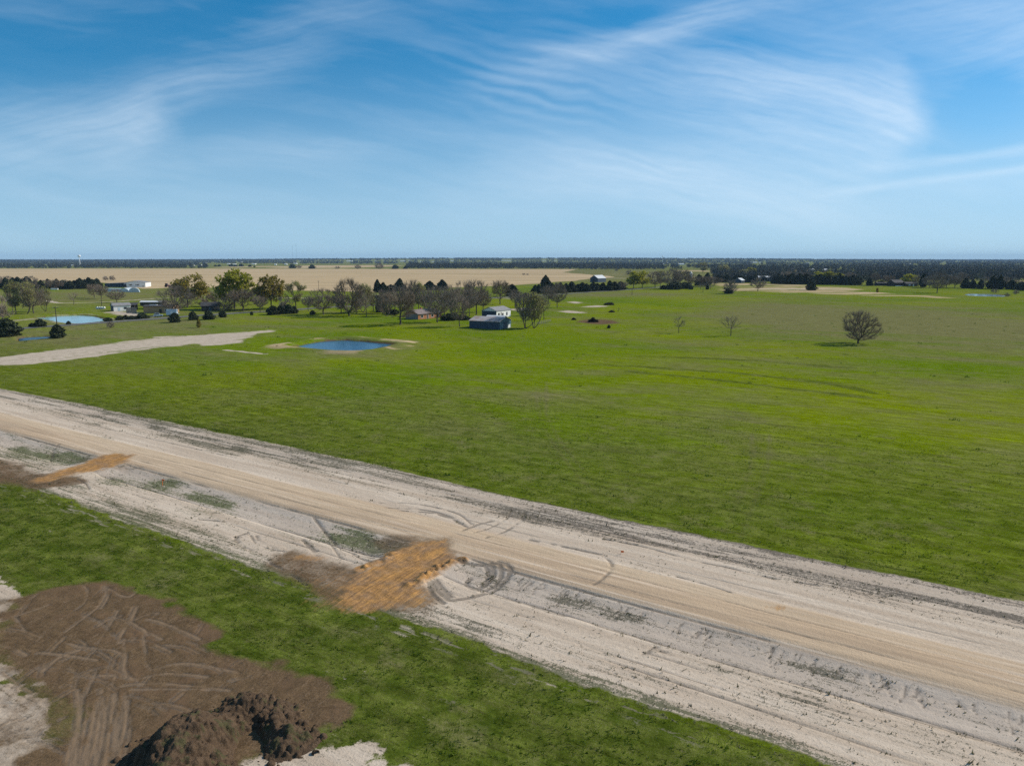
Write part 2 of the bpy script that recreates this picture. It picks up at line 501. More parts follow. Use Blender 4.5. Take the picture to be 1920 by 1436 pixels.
M['water_blue'] = water('water_blue', (0.022, 0.085, 0.15), 0.22, 0.05)
M['water_teal'] = water('water_teal', (0.22, 0.36, 0.37), 0.15, 0.03)
M['water_pale'] = water('water_pale', (0.18, 0.24, 0.28), 0.12, 0.02)

# ------------------------------------------------------------------ the lie of the land
ZP = -0.55
POND_C = G([(555.6, 651.3), (580, 645.5), (603, 641.5), (620, 639.6), (647, 638.8), (680, 641.3), (708, 644), (733.7, 646.3), (713.7, 653), (688.6, 658), (663.5, 660.5), (640, 660), (621.8, 658.8), (580, 654.7)], ZP)
POND_L = G([(63.5, 597), (90, 594.6), (117, 592.8), (145.4, 591.7), (167, 592.8), (185, 596.8), (197, 600.4), (192, 603.7), (150, 607.9), (134, 607.9), (103.6, 603.7), (83.5, 599.5)], ZP)
POND_S = G([(36.8, 635), (50, 633), (75, 632), (102, 632), (92, 635), (80, 637.3), (58, 639.6), (40, 641.3)], ZP)
POND_R = G([(1809, 552.4), (1822.5, 551), (1845, 551.4), (1863, 551.8), (1887.5, 555), (1870, 556.6), (1840, 555.6), (1815.7, 554.7)], ZP)
PONDS = [POND_C, POND_L, POND_S, POND_R]


def ROW(x, y):
    return (x - RC[0]) * RD[0] + (y - RC[1]) * RD[1], (x - RC[0]) * RN[0] + (y - RC[1]) * RN[1]


def UN(s, t):
    return RC + s * RD + t * RN


CLAY2 = G([(741, 1037), (778, 1020), (834, 1014), (836, 1036), (861, 1048), (836, 1066), (801, 1082), (788, 1098), (800, 1112), (794, 1126), (760, 1130), (735, 1138), (707, 1148), (668, 1146), (626, 1140), (640, 1110), (660, 1085), (690, 1064), (720, 1050)])
CLAY1 = G([(60, 903), (110, 884), (150, 872), (187, 857), (215, 852), (250, 856), (240, 866), (212, 877), (170, 885), (134, 892), (90, 903), (70, 908)])
CL_BERM = G([(866, 1050), (848, 1056), (826, 1066), (803, 1080), (788, 1094), (772, 1100)])
CL_BERM2 = G([(734, 1040), (722, 1052), (700, 1058), (672, 1072)])
DIRT = G([(-160, 1150), (-60, 1128), (39, 1117), (92, 1108), (139, 1097), (170, 1091), (222, 1094), (262, 1110), (327, 1136), (380, 1162), (412, 1186), (398, 1207), (445, 1228), (497, 1238), (565, 1252), (617, 1276), (661, 1317), (648, 1347), (590, 1370), (540, 1400), (470, 1425), (430, 1470), (430, 1560), (60, 1640), (-300, 1560), (-300, 1300)])
SANDP = [G([(-40, 1240), (20, 1262), (70, 1300), (95, 1350), (100, 1400), (92, 1470), (-60, 1520), (-160, 1380)]),
         G([(-80, 1090), (0, 1102), (40, 1118), (25, 1150), (10, 1175), (-60, 1170)]),
         G([(470, 1428), (540, 1410), (600, 1402), (660, 1399), (725, 1404), (712, 1424), (700, 1436), (760, 1470), (560, 1500), (440, 1470)])]
TRACKP = G([(-120, 690), (0, 669), (50, 663), (117, 653.8), (167, 648.8), (217, 643.8), (284, 635.4), (289, 631), (317, 628.7), (350, 629.6), (392, 626), (442, 623), (480, 620.6), (517, 618.7), (517, 621), (480, 627), (447, 637), (455, 642.5), (417, 646), (375, 649), (363, 644.8), (342, 648.8), (300, 652), (251, 659), (200, 669.7), (134, 674.7), (67, 680.5), (0, 688), (-120, 708)])
HAY = G([(-300, 503.6), (560, 504.2), (1085, 504.8), (1058, 511), (1160, 519.5), (1107, 523.8), (1008, 532.5), (965, 534.5), (840, 539.5), (797, 540), (694, 548.5), (617, 546), (480, 543.5), (380, 540), (330, 540), (262, 542), (230, 540), (190, 528), (0, 526), (-300, 527)])
HAY_R = G([(1325, 531), (1420, 531), (1612, 538.5), (1626, 545.5), (1700, 550.5), (1785, 559), (1765, 560), (1680, 556), (1560, 553), (1330, 546)])
PATHS = [(G([(88, 563.6), (110, 568.2), (150, 567.6), (200, 566), (250, 562.2), (307, 558.6), (420, 556), (580, 559)]), 4.0),
         (G([(694, 551.6), (760, 553.5), (854, 557), (960, 559.5)]), 4.5),
         (G([(1120, 521.8), (1250, 522.5)]), 9.0),
         (G([(420, 656), (450, 659), (499, 664)]), 1.6)]
YARDS = [G([(188, 586), (215, 583), (243, 584), (262, 590), (300, 596), (250, 594), (215, 590)]),
         G([(1038, 585), (1060, 582.5), (1094, 584.5), (1090, 588), (1060, 587)]),
         G([(1062, 566.6), (1078, 565.2), (1096, 567), (1080, 568.6)]),
         G([(1090, 575), (1120, 572.6), (1141, 574), (1125, 576.2), (1098, 577)]),
         G([(955, 580.5), (985, 578.5), (1010, 579.5), (1005, 582.5), (975, 582.5)])]
BROWNS = [(1120, 603, 46, 6), (1135, 575.5, 40, 5), (1120, 588, 60, 8)]
ASPH = G([(-220, 639), (-60, 624.5), (33, 617), (120, 610.3), (205, 603.7), (319, 595.5), (400, 590), (459, 587), (509, 584), (584, 579.3), (760, 568.3), (960, 556.4), (1120, 547.4), (1245, 537.6), (1290, 533)])
# smooth the road's line with a low-order fit
_tt = np.concatenate([[0], np.cumsum(np.hypot(*np.diff(ASPH, axis=0).T))])
_fx = np.polyfit(_tt, ASPH[:, 0], 3); _fy = np.polyfit(_tt, ASPH[:, 1], 3)
_ts = np.linspace(0, _tt[-1], 240)
ASPH = np.c_[np.polyval(_fx, _ts), np.polyval(_fy, _ts)]


def height(x, y, fine=False):
    x = np.asarray(x, float); y = np.asarray(y, float)
    s, t = ROW(x, y)
    near = sst(t, -36, -32) * (1 - sst(t, 2, 6))              # inside the right of way
    r = np.hypot(x, y)
    z = (fbm(x / 55, y / 55, 3, 11) - 0.5) * 0.7 * (1 - 0.8 * near) * sst(r, 20, 60)
    prof = np.interp(t, [-40, -33, -31, -29, -25, -23.2, -22.7, -22.2, -20.5, -19, -17.6, -16.8, -14, -11.2, -10.2, -6, -3, -1, 1.4, 2.4, 4],
                     [0, 0, 0.06, 0.04, -0.05, -0.08, -0.10, -0.32, -0.34, -0.27, -0.06, 0.10, 0.20, 0.13, 0.02, 0.0, -0.06, 0.02, 0.08, 0, 0])
    cl = sst(sdist(x, y, CLAY2, 8.0), -3.2, 0.5) + sst(sdist(x, y, CLAY1, 8.0), -3.2, 0.5)
    prof = np.where(t < -16.5, prof * (1 - np.clip(cl, 0, 1)) + 0.12 * np.clip(cl, 0, 1) * sst(t, -33, -27), prof)
    z = z + prof
    for pd in PONDS:
        d = sdist(x, y, pd, 30.0)
        z = z - 1.7 * sst(d + 1.6 * (fbm(x / 4, y / 4, 3, 19) - .5), -1.9, 1.0) + 0.55 * np.exp(-((d + 5.5) / 3.2) ** 2) * (pd is POND_C)
    # the land rises gently far away
    z = z + 31 * sst(y, 5200, 8600) * np.exp(-((x - 300) / 4200.0) ** 2)
    z = z + 9 * (fbm(x / 900, y / 900, 3, 5) - 0.5) * sst(y, 1500, 3500)
    if fine:
        lump = fbm(x / .5, y / .5, 4, 27)
        for L, a in ((CL_BERM, .75), (CL_BERM2, .4)):
            z = z + a * np.exp(-(ldist(x, y, L, 3.0) / .55) ** 2) * np.maximum(0, lump - .22) * 1.5
        z = z + 0.16 * (fbm(x / .7, y / .7, 4, 29) - .4) * (sst(sdist(x, y, CLAY2, 2.0), -.6, .6) + sst(sdist(x, y, CLAY1, 2.0), -.6, .6))
        sd = sdist(x, y, DIRT, 2.0)
        ind = sst(sd, -0.5, 0.8)
        z = z + 0.10 * (fbm(x / 0.8, y / 0.8, 4, 3) - 0.45) * ind
        inr = sst(t, -30.5, -30) * (1 - sst(t, 0.3, 0.9))
        z = z + 0.045 * (fbm(s / 1.2, t / 0.35, 4, 23) - 0.5) * inr * (1 - 0.6 * sst(t, -17.5, -16.5) * (1 - sst(t, -11, -10)))
    return z


def zg(x, y):
    return float(height(np.array([x]), np.array([y]))[0])


def gauss_px(x, y, cx, cy, rx, ry):
    """soft patch given by its place and size in the photograph, laid out on the ground"""
    c = G([(cx, cy)])[0]
    a = abs(G([(cx + rx, cy)])[0][0] - c[0])
    b = abs(G([(cx, cy - ry)])[0][1] - G([(cx, cy + ry)])[0][1]) / 2
    return np.exp(-((x - c[0]) / a) ** 2 - ((y - c[1]) / b) ** 2)


# wheel tracks and painted bank shade over the right of way and the dirt: pixel polylines, laid on the ground, (line, half width)
def z4(P): return [(400 + a / 2.992, 900 + b / 2.992) for a, b in P]
def z9(P): return [(900 + a / 2.992, 900 + b / 2.992) for a, b in P]
def z1(P): return [(a / 2.992, 720 + b / 2.992) for a, b in P]
def zd(P): return [(a / 3.82, 1060 + b / 3.82) for a, b in P]


TRK_ROW = [z4([(930, 130), (1080, 130), (1250, 155), (1380, 195), (1450, 250)]), z4([(960, 160), (1150, 165), (1300, 195), (1400, 250)]), z4([(1040, 175), (1200, 182), (1330, 215), (1420, 265)]),
           z4([(1675, 165), (1650, 210), (1570, 260), (1440, 310)]), z4([(1750, 180), (1720, 230), (1640, 285), (1530, 330)]), z4([(1560, 230), (1480, 250), (1400, 290)]),
           z4([(1640, 470), (1668, 500), (1640, 545), (1560, 610), (1450, 650), (1330, 672)]), z4([(1600, 460), (1618, 510), (1590, 560), (1520, 600), (1450, 600), (1420, 560), (1440, 535)]),
           z4([(1560, 465), (1575, 510), (1540, 560), (1480, 590), (1440, 580)]), z4([(1530, 470), (1545, 520), (1510, 570), (1470, 600)]), z4([(1380, 460), (1500, 470), (1620, 465)]),
           z4([(1230, 570), (1260, 620), (1320, 670)]), z4([(1210, 580), (1230, 640), (1290, 690)]), z4([(1250, 560), (1290, 610), (1330, 650)]),
           z4([(190, 295), (130, 320), (150, 365), (230, 405)]), z4([(210, 310), (240, 355), (310, 385), (400, 400)]), z4([(240, 310), (270, 350), (340, 380)]),
           z4([(500, 330), (590, 410)]), z4([(640, 330), (710, 430)]), z4([(560, 200), (690, 350), (740, 390), (900, 440)]), z4([(520, 350), (560, 395), (580, 420)]),
           z4([(660, 345), (690, 400), (720, 440)]), z4([(280, 450), (420, 520), (520, 590)]), z4([(820, 390), (900, 420), (970, 440)]), z4([(780, 410), (880, 460), (1000, 455)]),
           z9([(690, 425), (735, 465), (735, 510), (690, 560), (640, 590)]), z9([(280, 335), (480, 375), (690, 420)]), z9([(1100, 540), (1280, 590), (1420, 640)]),
           z9([(700, 330), (930, 375), (1200, 450), (1400, 490), (1600, 540), (1900, 590)]), z9([(140, 640), (330, 700), (480, 745)]), z9([(180, 655), (350, 720), (470, 755)]),
           z9([(880, 1000), (960, 950), (1040, 960)]), z9([(900, 990), (990, 930)]), z1([(430, 530), (480, 560), (500, 590)]), z1([(640, 460), (700, 470), (790, 470)]), z1([(290, 420), (300, 360), (330, 340)]),
           z1([(1080, 745), (1150, 720), (1240, 720)]), z1([(1060, 770), (1140, 760), (1260, 770)])]
TRK_SHADE_LONG = [(-3.4, 0.09, -60, 70), (-4.2, 0.06, -10, 90), (-1.2, 0.14, -120, -20), (-22.55, 0.22, 8, 120), (-22.2, 0.12, -160, 120), (-17.65, 0.16, -160, 130), (-2.2, 0.12, -150, 10), (-8.9, 0.07, -20, 60), (-6.6, 0.08, -100, -10), (-24.6, 0.09, -40, 100), (-27.4, 0.1, 5, 100), (-26.1, 0.07, 20, 100), (-13.2, 0.06, -60, 100), (-15.6, 0.06, -60, 100)]  # wheel lines, ditch lines, and the bank's shade painted below the road edge
TRK_DIRT = [zd([(600, 150), (630, 200), (600, 280), (500, 350), (350, 460), (260, 560)]), zd([(745, 150), (750, 220), (690, 310), (560, 410), (420, 520)]), zd([(760, 150), (770, 220), (720, 310)]),
            zd([(975, 300), (930, 400), (860, 500), (850, 560)]), zd([(945, 300), (900, 400), (860, 470)]), zd([(840, 330), (760, 470), (700, 560)]), zd([(930, 410), (1010, 460), (1150, 530)]),
            zd([(880, 540), (890, 640), (880, 740), (920, 800), (980, 820)]), zd([(1020, 500), (1040, 600), (1040, 680), (1080, 740)]), zd([(480, 560), (620, 590), (800, 610), (880, 640)]),
            zd([(270, 630), (400, 640), (560, 660), (690, 680)]), zd([(300, 760), (430, 660), (560, 610)]), zd([(700, 740), (640, 860), (600, 970)]), zd([(580, 830), (700, 790), (820, 780)]),
            zd([(820, 780), (800, 860), (760, 940)]), zd([(0, 580), (80, 600), (180, 650)]), zd([(110, 380), (200, 500), (290, 560)]), zd([(120, 370), (240, 330), (350, 290)]),
            zd([(760, 170), (900, 230), (990, 190)]), zd([(1060, 390), (1200, 430), (1420, 525)]), zd([(1340, 470), (1440, 420)]), zd([(870, 860), (1000, 840), (1300, 850), (1640, 885)]),
            zd([(980, 810), (1200, 770), (1480, 790)]), zd([(1100, 740), (1300, 700), (1500, 720), (1700, 760)]), zd([(950, 880), (1200, 880), (1500, 880)]), zd([(0, 760), (120, 850), (220, 910)])]
TRK_DIRT += [zd([(560 + 27 * k + random.uniform(-30, 30), 940 + random.uniform(-70, 60)), (540 + 27 * k + random.uniform(-26, 26), 1150), (490 + 27 * k + random.uniform(-34, 34), 1436), (440 + 27 * k, 1600)]) for k in range(15)]


RILLS = []
_r = random.Random(8)
for _k in range(70):
    _s, _l = _r.uniform(-5, 62), _r.uniform(.8, 2.6)
    RILLS.append(np.array([UN(_s, -18.0 - _r.uniform(0, .5)), UN(_s + _r.uniform(-.25, .25), -18.3 - _l * .5), UN(_s + _r.uniform(-.5, .5), -18.3 - _l)]))
NMAIN = len(TRK_DIRT)
_r = random.Random(5)
for _k in range(46):
    _x, _y, _a, _l = _r.uniform(-40, 430), _r.uniform(1110, 1400), _r.choice((-.9, -.6, .15, .3, -1.2)) + _r.uniform(-.25, .25), _r.uniform(40, 120)
    TRK_DIRT.append([(_x, _y), (_x + _l * .5 * math.cos(_a), _y + _l * .5 * math.sin(_a) * .8), (_x + _l * math.cos(_a + .2), _y + _l * math.sin(_a + .2) * .8)])


def tracks(x, y):
    """dark pressed lines, the painted bank shade, and the paler rims beside the tracks"""
    s, t = ROW(x, y)
    tr = np.zeros(x.shape); rim = np.zeros(x.shape)
    br = 0.65 + 0.7 * fbm(s / 1.7, t / 1.7, 3, 71)
    for k, P in enumerate(TRK_ROW):
        L = spline(G(P), 6)
        w = 0.22 if 6 <= k <= 13 else 0.11 + 0.05 * ((k * 7) % 3)
        d = ldist(x, y, L, 2.0)
        tr = np.maximum(tr, (1 - sst(d, w * 0.4, w * 1.7)) * br * (1.25 if 6 <= k <= 13 else .25 + .75 * sst(fbm(s / 1.4, t / 1.4, 3, 79), .28, .55)))
    for L in RILLS:
        tr = np.maximum(tr, 0.75 * (1 - sst(ldist(x, y, L, 1.0), 0.02, 0.13)) * br)
    for (tt, w, s0, s1) in TRK_SHADE_LONG:
        k0 = 1 - np.clip(sst(sdist(x, y, CLAY2, 4.0), -1.5, .2) + sst(sdist(x, y, CLAY1, 4.0), -1.5, .2), 0, 1)
        d = np.abs(t - tt - 0.5 * (fbm(s / 18, s * 0 + tt, 3, 9) - 0.5))
        k = sst(s, s0, s0 + 8) * (1 - sst(s, s1 - 8, s1)) * sst(fbm(s / 9, s * 0 + tt * 3, 3, 41), 0.32, 0.55)
        tr = np.maximum(tr, (1 - sst(d, w * 0.3, w * 1.8)) * k * k0 * (0.62 if tt > -5 else 0.9) * br)
    inside = sst(sdist(x, y, DIRT, 4.0), -.4, 1.0)
    for k, P in enumerate(TRK_DIRT):
        L = spline(G(P), 6)
        d = ldist(x, y, L, 2.0)
        w = 0.075 + 0.03 * (k % 4)
        fade = sst(fbm(x / 1.6, y / 1.6, 3, 73 + k % 5), .30, .55)
        main = k < NMAIN
        rim = np.maximum(rim, (1 - sst(d, w * 0.6, w * 1.5)) * br * (0.85 if main else 0.5) * (0.5 + .5 * fade if main else fade) * inside)
        tr = np.maximum(tr, (1 - sst(np.abs(d - w * 1.35), 0.02, 0.12)) * br * 0.72 * fade * inside)
    return np.clip(tr, 0, 1), np.clip(rim, 0, 1)


MASKS = ['sand', 'grey', 'weed', 'green', 'gravel', 'tan', 'dirt', 'clay', 'track', 'rim', 'hay', 'pale', 'dry', 'deep_green']


def masks(x, y, fine):
    s, t = ROW(x, y)
    Z = np.zeros(x.shape)
    A = {}
    wob = (fbm(s / 7, t / 7, 4, 31) - 0.5)
    wob2 = (fbm(s / 1.3, t / 1.3, 3, 37) - 0.5)
    up = 1.35 + 0.9 * wob + 0.5 * wob2 + np.interp(s, [-160, -100, -20, 0, 60], [0.4, 1.2, 1.0, -0.7, 0.0])
    lo = -30.6 + 1.6 * wob + 0.9 * wob2
    sd = np.minimum(t - lo, up - t)
    sand = sst(sd, -0.9, 0.7)
    # broken patches of sand just below the strip
    band = np.exp(-((t + 32.2) / 1.5) ** 2) * sst(fbm(s / 2.2, t / 0.45, 5, 55, .6), 0.50, 0.66)
    sand = np.maximum(sand, band * 0.62)
    for P in SANDP:
        sand = np.maximum(sand, sst(sdist(x, y, P, 8.0) + 3 * wob2 + 2 * (fbm(x / 1.8, y / 1.8, 4, 173) - .5), -1.2, 1.0))
    sp = (sst(fbm(s / .9, t / 0.6, 4, 66, .65), 0.62, 0.76) * 0.36 + sst(fbm(s / 4, t / 0.6, 5, 67, .65), 0.62, 0.74) * 0.36) * (t < -31) * sst(fbm(x / 7, y / 7, 3, 68), .35, .6)
    sand = np.maximum(sand, sp)
    A['sand'] = sand
    A['grey'] = sst(t, -22.6, -22.2) * (1 - sst(t, -17.9, -17.5)) * 0.6 + 0.25 * sst(t, -5, -2)
    streakm = fbm(s / 14, t / 1.2, 4, 81)
    patch = fbm(s / 9, t / 4, 4, 83)
    weed = 0.42 + 0.66 * np.exp(-((t + 2.6) / 3.0) ** 2) * sst(streakm, 0.35, 0.6) + 0.55 * np.exp(-((t + 20.0) / 2.0) ** 2) * sst(patch, 0.35, 0.65) \
        + 0.4 * np.exp(-((t + 28.4) / 1.7) ** 2) * sst(streakm, 0.4, 0.6) + 0.35 * sst(patch, 0.5, 0.75) + 0.5 * sst(t, -0.4, 1.0) + 0.55 * (1 - sst(t, -30.4, -29.2))
    weed -= 0.30 * np.exp(-((t + 8.2) / 1.7) ** 2)
    gl = sst(s, 20, -20)
    grn = 0.25 + 0.3 * gl + 0.7 * np.exp(-((t + 20.5) / 2.2) ** 2) * gl + 0.4 * (1 - sst(t, -30.5, -29)) - 0.25 * sst(t, -10, -8)
    for (cx, cy, rx, ry, a) in ((300, 906, 50, 12, 0.7), (215, 900, 45, 10, 0.5), (70, 845, 70, 22, 0.35), (640, 1000, 60, 18, 0.55), (390, 960, 60, 12, 0.3)):
        k = gauss_px(x, y, cx, cy, rx, ry)
        weed += a * k; grn += 1.2 * a * k
    A['weed'] = np.clip(weed, 0, 1.2)
    A['green'] = np.clip(grn, 0, 1)
    rd = np.minimum(t + 17.4 + 0.3 * wob, -10.85 + 0.5 * wob - t)
    A['gravel'] = sst(rd, -1.0, 1.0)
    A['tan'] = np.clip(np.exp(-((t + 12.0) / 1.1) ** 2) * 0.9 + 0.55 * sst(fbm(s / 30, t / 2, 3, 91), 0.45, 0.6), 0, 1) * np.interp(s, [-160, -20, 40, 70], [1, 0.9, 0.75, 0.5])
    dd = sdist(x, y, DIRT, 8.0)
    w3 = (fbm(x / 1.6, y / 1.6, 4, 101) - 0.5) * 1.6
    dirt = sst(dd + w3 * 1.3, -1.0, 1.1)
    # mud dragged out of the two crossings
    for P, a in ((z4([(330, 410), (450, 390), (800, 500), (1000, 560), (900, 700), (720, 720), (560, 640), (420, 560), (280, 480)]), 0.68),
                 (z4([(720, 650), (900, 640), (1260, 590), (1330, 680), (1200, 760), (960, 750), (800, 740)]), 0.58),
                 (z4([(860, 330), (1010, 300), (1330, 330), (1400, 440), (1200, 540), (1000, 450)]), 0.58),
                 (z1([(-200, 400), (0, 420), (130, 450), (200, 500), (480, 520), (500, 560), (330, 580), (200, 600), (60, 575), (-200, 540)]), 0.72),
                 (z1([(430, 420), (560, 400), (720, 440), (780, 470), (700, 500), (620, 480), (500, 510)]), 0.42)):
        d = sdist(x, y, G(P), 5.0)
        dirt = np.maximum(dirt, a * sst(d + w3, -1.3, 1.2))
    pil = (1 - sst(ldist(x, y, spline(G([(-60, 1170), (0, 1290), (60, 1330), (130, 1360)]), 4), 5), 0.5, 3.5)) * 0.35
    dirt = np.clip(dirt - pil * (dd > 0) - .5 * gauss_px(x, y, 450, 1218, 75, 14), 0, 1)
    for P in SANDP:
        dirt = dirt * (1 - .55 * sst(sdist(x, y, P, 8.0) + 2.2 * w3, -2.2, 2.4) * (.55 + .45 * sst(fbm(x / 2.2, y / 2.2, 4, 171), .4, .6)))
        A['green'] = A['green'] * (1 - .75 * (sdist(x, y, P, 8.0) > -2)); A['weed'] = A['weed'] * (1 - .4 * (sdist(x, y, P, 8.0) > -2))
    for (cx, cy, rx, ry) in BROWNS[:1]:
        dirt = np.maximum(dirt, 0.8 * sst(gauss_px(x, y, cx, cy, rx, ry) + 0.3 * wob, 0.3, 0.7))
    A['dirt'] = dirt
    cw = (fbm(x / 0.9, y / 0.9, 4, 111) - 0.5) * 1.3
    A['clay'] = np.maximum(sst(sdist(x, y, CLAY2, 5.0) + cw, -1.3, 1.5), sst(sdist(x, y, CLAY1, 5.0) + cw, -1.3, 1.3) * 0.95)
    for L in (CL_BERM, CL_BERM2):
        A['clay'] = np.maximum(A['clay'], .8 * (1 - sst(ldist(x, y, L, 3.0) + .5 * cw, .3, 1.1)))
    A['clay'] = np.maximum(A['clay'], 0.34 * np.clip(gauss_px(x, y, 640, 1090, 70, 30) + gauss_px(x, y, 610, 1130, 40, 12), 0, 1))
    A['clay'] = np.maximum(A['clay'], 0.62 * np.clip(gauss_px(x, y, 575, 1045, 40, 7) + gauss_px(x, y, 780, 1128, 36, 16), 0, 1))
    A['clay'] = np.maximum(A['clay'], 0.42 * gauss_px(x, y, 1460, 1142, 30, 6))
    if fine:
        A['track'], A['rim'] = tracks(x, y)
    else:
        A['track'] = Z; A['rim'] = Z.copy(); wl = Z.copy()
        # the faint double wheel lines through the field
        for L in ([(1410, 815), (1412, 850), (1400, 900), (1380, 950), (1352, 1010)], [(1442, 815), (1444, 850), (1430, 900), (1408, 960), (1385, 1015)],
                  [(1010, 715), (1010, 770), (1030, 820), (1075, 880), (1120, 930)], [(1024, 715), (1024, 770), (1046, 820), (1092, 880)]):
            wl = np.maximum(wl, 1 - sst(ldist(x, y, spline(G(L), 6), 3), 0.1, 0.5))
    hw = (fbm(x / 60, y / 60, 4, 121) - 0.5)
    A['hay'] = np.maximum(sst(sdist(x, y, HAY, 80.0) + hw * 25, -4, 6), sst(sdist(x, y, HAY_R, 40) + hw * 34, -9, 16) * (.30 + .45 * sst(fbm(x / 70, y / 14, 4, 125), .4, .62)))
    for (cx, cy, rx, ry, a) in ((640, 500, 130, 3.2, 0.75), (470, 501, 60, 2, 0.6), (1200, 515, 110, 5, 0.35), (1540, 509, 50, 3, 0.75), (1705, 510, 45, 2.5, 0.8), (1870, 511, 40, 2.5, 0.8), (1910, 527, 26, 2, 0.85), (1300, 508, 40, 2, 0.6), (1450, 518, 20, 2, 0.6), (1350, 521, 60, 3, 0.7), (1585, 532, 10, 2, .6)):
        A['hay'] = np.maximum(A['hay'], a * sst(gauss_px(x, y, cx, cy, rx, ry), 0.25, 0.7))
    # mown-over strips and a green ditch inside the hay
    gl = np.minimum(ldist(x, y, G([(540, 512.5), (800, 513.2), (1060, 515.5)]), 40), ldist(x, y, G([(0, 507), (300, 506)]), 60))
    A['hay'] = A['hay'] * (1 - 0.7 * (1 - sst(gl, 4, 16)))
    tw = wob * 5.0 + (fbm(x / 14, y / 14, 4, 141) - .5) * 7
    pale = sst(sdist(x, y, TRACKP, 14.0) + tw * 1.3, -2.4, 3.0)
    us, ut = x * .49 + y * .87, -x * .87 + y * .49
    pale = pale * (.52 + .48 * sst(fbm(us / 30, ut / 2.2, 4, 151), .32, .5))
    for L, w in PATHS:
        pale = np.maximum(pale, (1 - sst(ldist(x, y, spline(L, 6), 30), w * 0.35, w * 0.8)) * 0.95)
    for P in YARDS:
        pale = np.maximum(pale, 0.85 * sst(sdist(x, y, P, 24.0) + tw * 1.4, -6, 6))
    pc = sdist(x, y, POND_C, 40.0)
    ring = np.exp(-((pc + 4.5) / 3.4) ** 2) * sst(fbm(x / 9, y / 9, 4, 131), 0.34, 0.6)
    pale = np.maximum(pale, 0.28 * ring); A['hay'] = np.maximum(A['hay'], .66 * np.exp(-((pc + 7) / 5.5) ** 2) * sst(fbm(x / 14, y / 8, 4, 132), .34, .56))
    pale = np.maximum(pale, 0.25 * np.exp(-((sdist(x, y, POND_C, 20) + 1.2) / 0.9) ** 2) * sst(fbm(x / 5, y / 5, 3, 77), 0.4, 0.6))
    pl = sdist(x, y, POND_L, 25)
    pale = np.maximum(pale, 0.5 * np.exp(-((pl + 3) / 3.0) ** 2) * sst(fbm(x / 9, y / 9, 4, 31), 0.45, 0.6))
    pale = np.maximum(pale, 0.6 * sst(gauss_px(x, y, 1480, 542.2, 160, 1.6) + hw * .5, 0.3, 0.8))
    pale = np.maximum(pale, 0.55 * sst(gauss_px(x, y, 45, 600, 30, 6) + hw * .6, 0.3, 0.8))
    A['pale'] = pale
    for pd in PONDS:
        A['dirt'] = np.maximum(A['dirt'], 0.75 * sst(sdist(x, y, pd, 12.0) + 2.2 * (fbm(x / 5, y / 5, 3, 161) - .5), -3.0, -0.6))
    dry = np.zeros(x.shape)
    for (cx, cy, rx, ry, a) in ((1700, 600, 330, 38, 0.75), (1500, 590, 160, 26, 0.5), (1240, 650, 120, 14, 0.3), (1040, 740, 150, 22, 0.30), (850, 800, 120, 25, 0.25), (150, 620, 260, 40, 0.5), (640, 668, 150, 12, 0.7), (180, 555, 260, 18, 0.6), (740, 648, 70, 9, 0.6),
                                (1360, 800, 200, 36, 0.35), (1100, 512, 200, 8, 0.5), (1720, 720, 200, 30, 0.2), (1150, 552, 160, 5, 0.6), (1300, 690, 60, 6, .35), (1100, 700, 80, 7, .4), (430, 820, 260, 30, .25)):
        dry += 1.3 * a * gauss_px(x, y, cx, cy, rx, ry)
    for (cx, cy, rx, ry, a) in ((950, 660, 300, 18, 0.5), (1250, 715, 300, 16, 0.4), (1250, 570, 120, 10, 0.5), (1000, 630, 160, 10, 0.3), (1750, 690, 120, 14, 0.3), (200, 720, 240, 16, 0.4)):
        dry -= a * gauss_px(x, y, cx, cy, rx, ry)
    r = np.hypot(x, y)
    dry = dry + 0.5 * sst(y, 650, 1100)
    A['dry'] = dry + (0.4 * wl if not fine else 0)
    deep_green = sst(-t, 28, 33) * sst(s, -400, -100)
    deep_green = deep_green * np.where(r < 400, 1, 0) + 0.72 * (1 - sst(t, -5, 85)) * (t > -5) * (.62 + .76 * fbm(s / 70, t / 26, 3, 145))  # deeper green towards the near side of the field
    for L in ([(1110, 683), (1240, 690), (1400, 703), (1560, 722), (1640, 738)], [(1180, 696), (1330, 712), (1480, 730), (1620, 745)], [(1200, 668), (1400, 676), (1600, 690)]):
        deep_green = np.maximum(deep_green, 0.8 * (1 - sst(ldist(x, y, spline(G(L), 5), 6) + 3 * wob, 0.4, 2.2)))
    A['deep_green'] = np.clip(deep_green, 0, 1)
    return A


def grid_sub(name, V, quads, sel, A, kind='structure'):
    q = quads[sel]
    if len(q) == 0: return None
    u, inv = np.unique(q, return_inverse=True)
    me = fast_mesh(name, V[u], inv.reshape(-1, 4), smooth=True)
    for k in MASKS:
        set_attr(me, k, A[k][u])
    o = link(name, me, M['terrain'])
    o['kind'] = kind
    return o


def grid_quads(nu, nv, closed=False):
    i = np.arange(nu * nv).reshape(nu, nv)
    if closed: i = np.vstack([i, i[:1]])
    return np.stack([i[:-1, :-1], i[1:, :-1], i[1:, 1:], i[:-1, 1:]], -1).reshape(-1, 4)


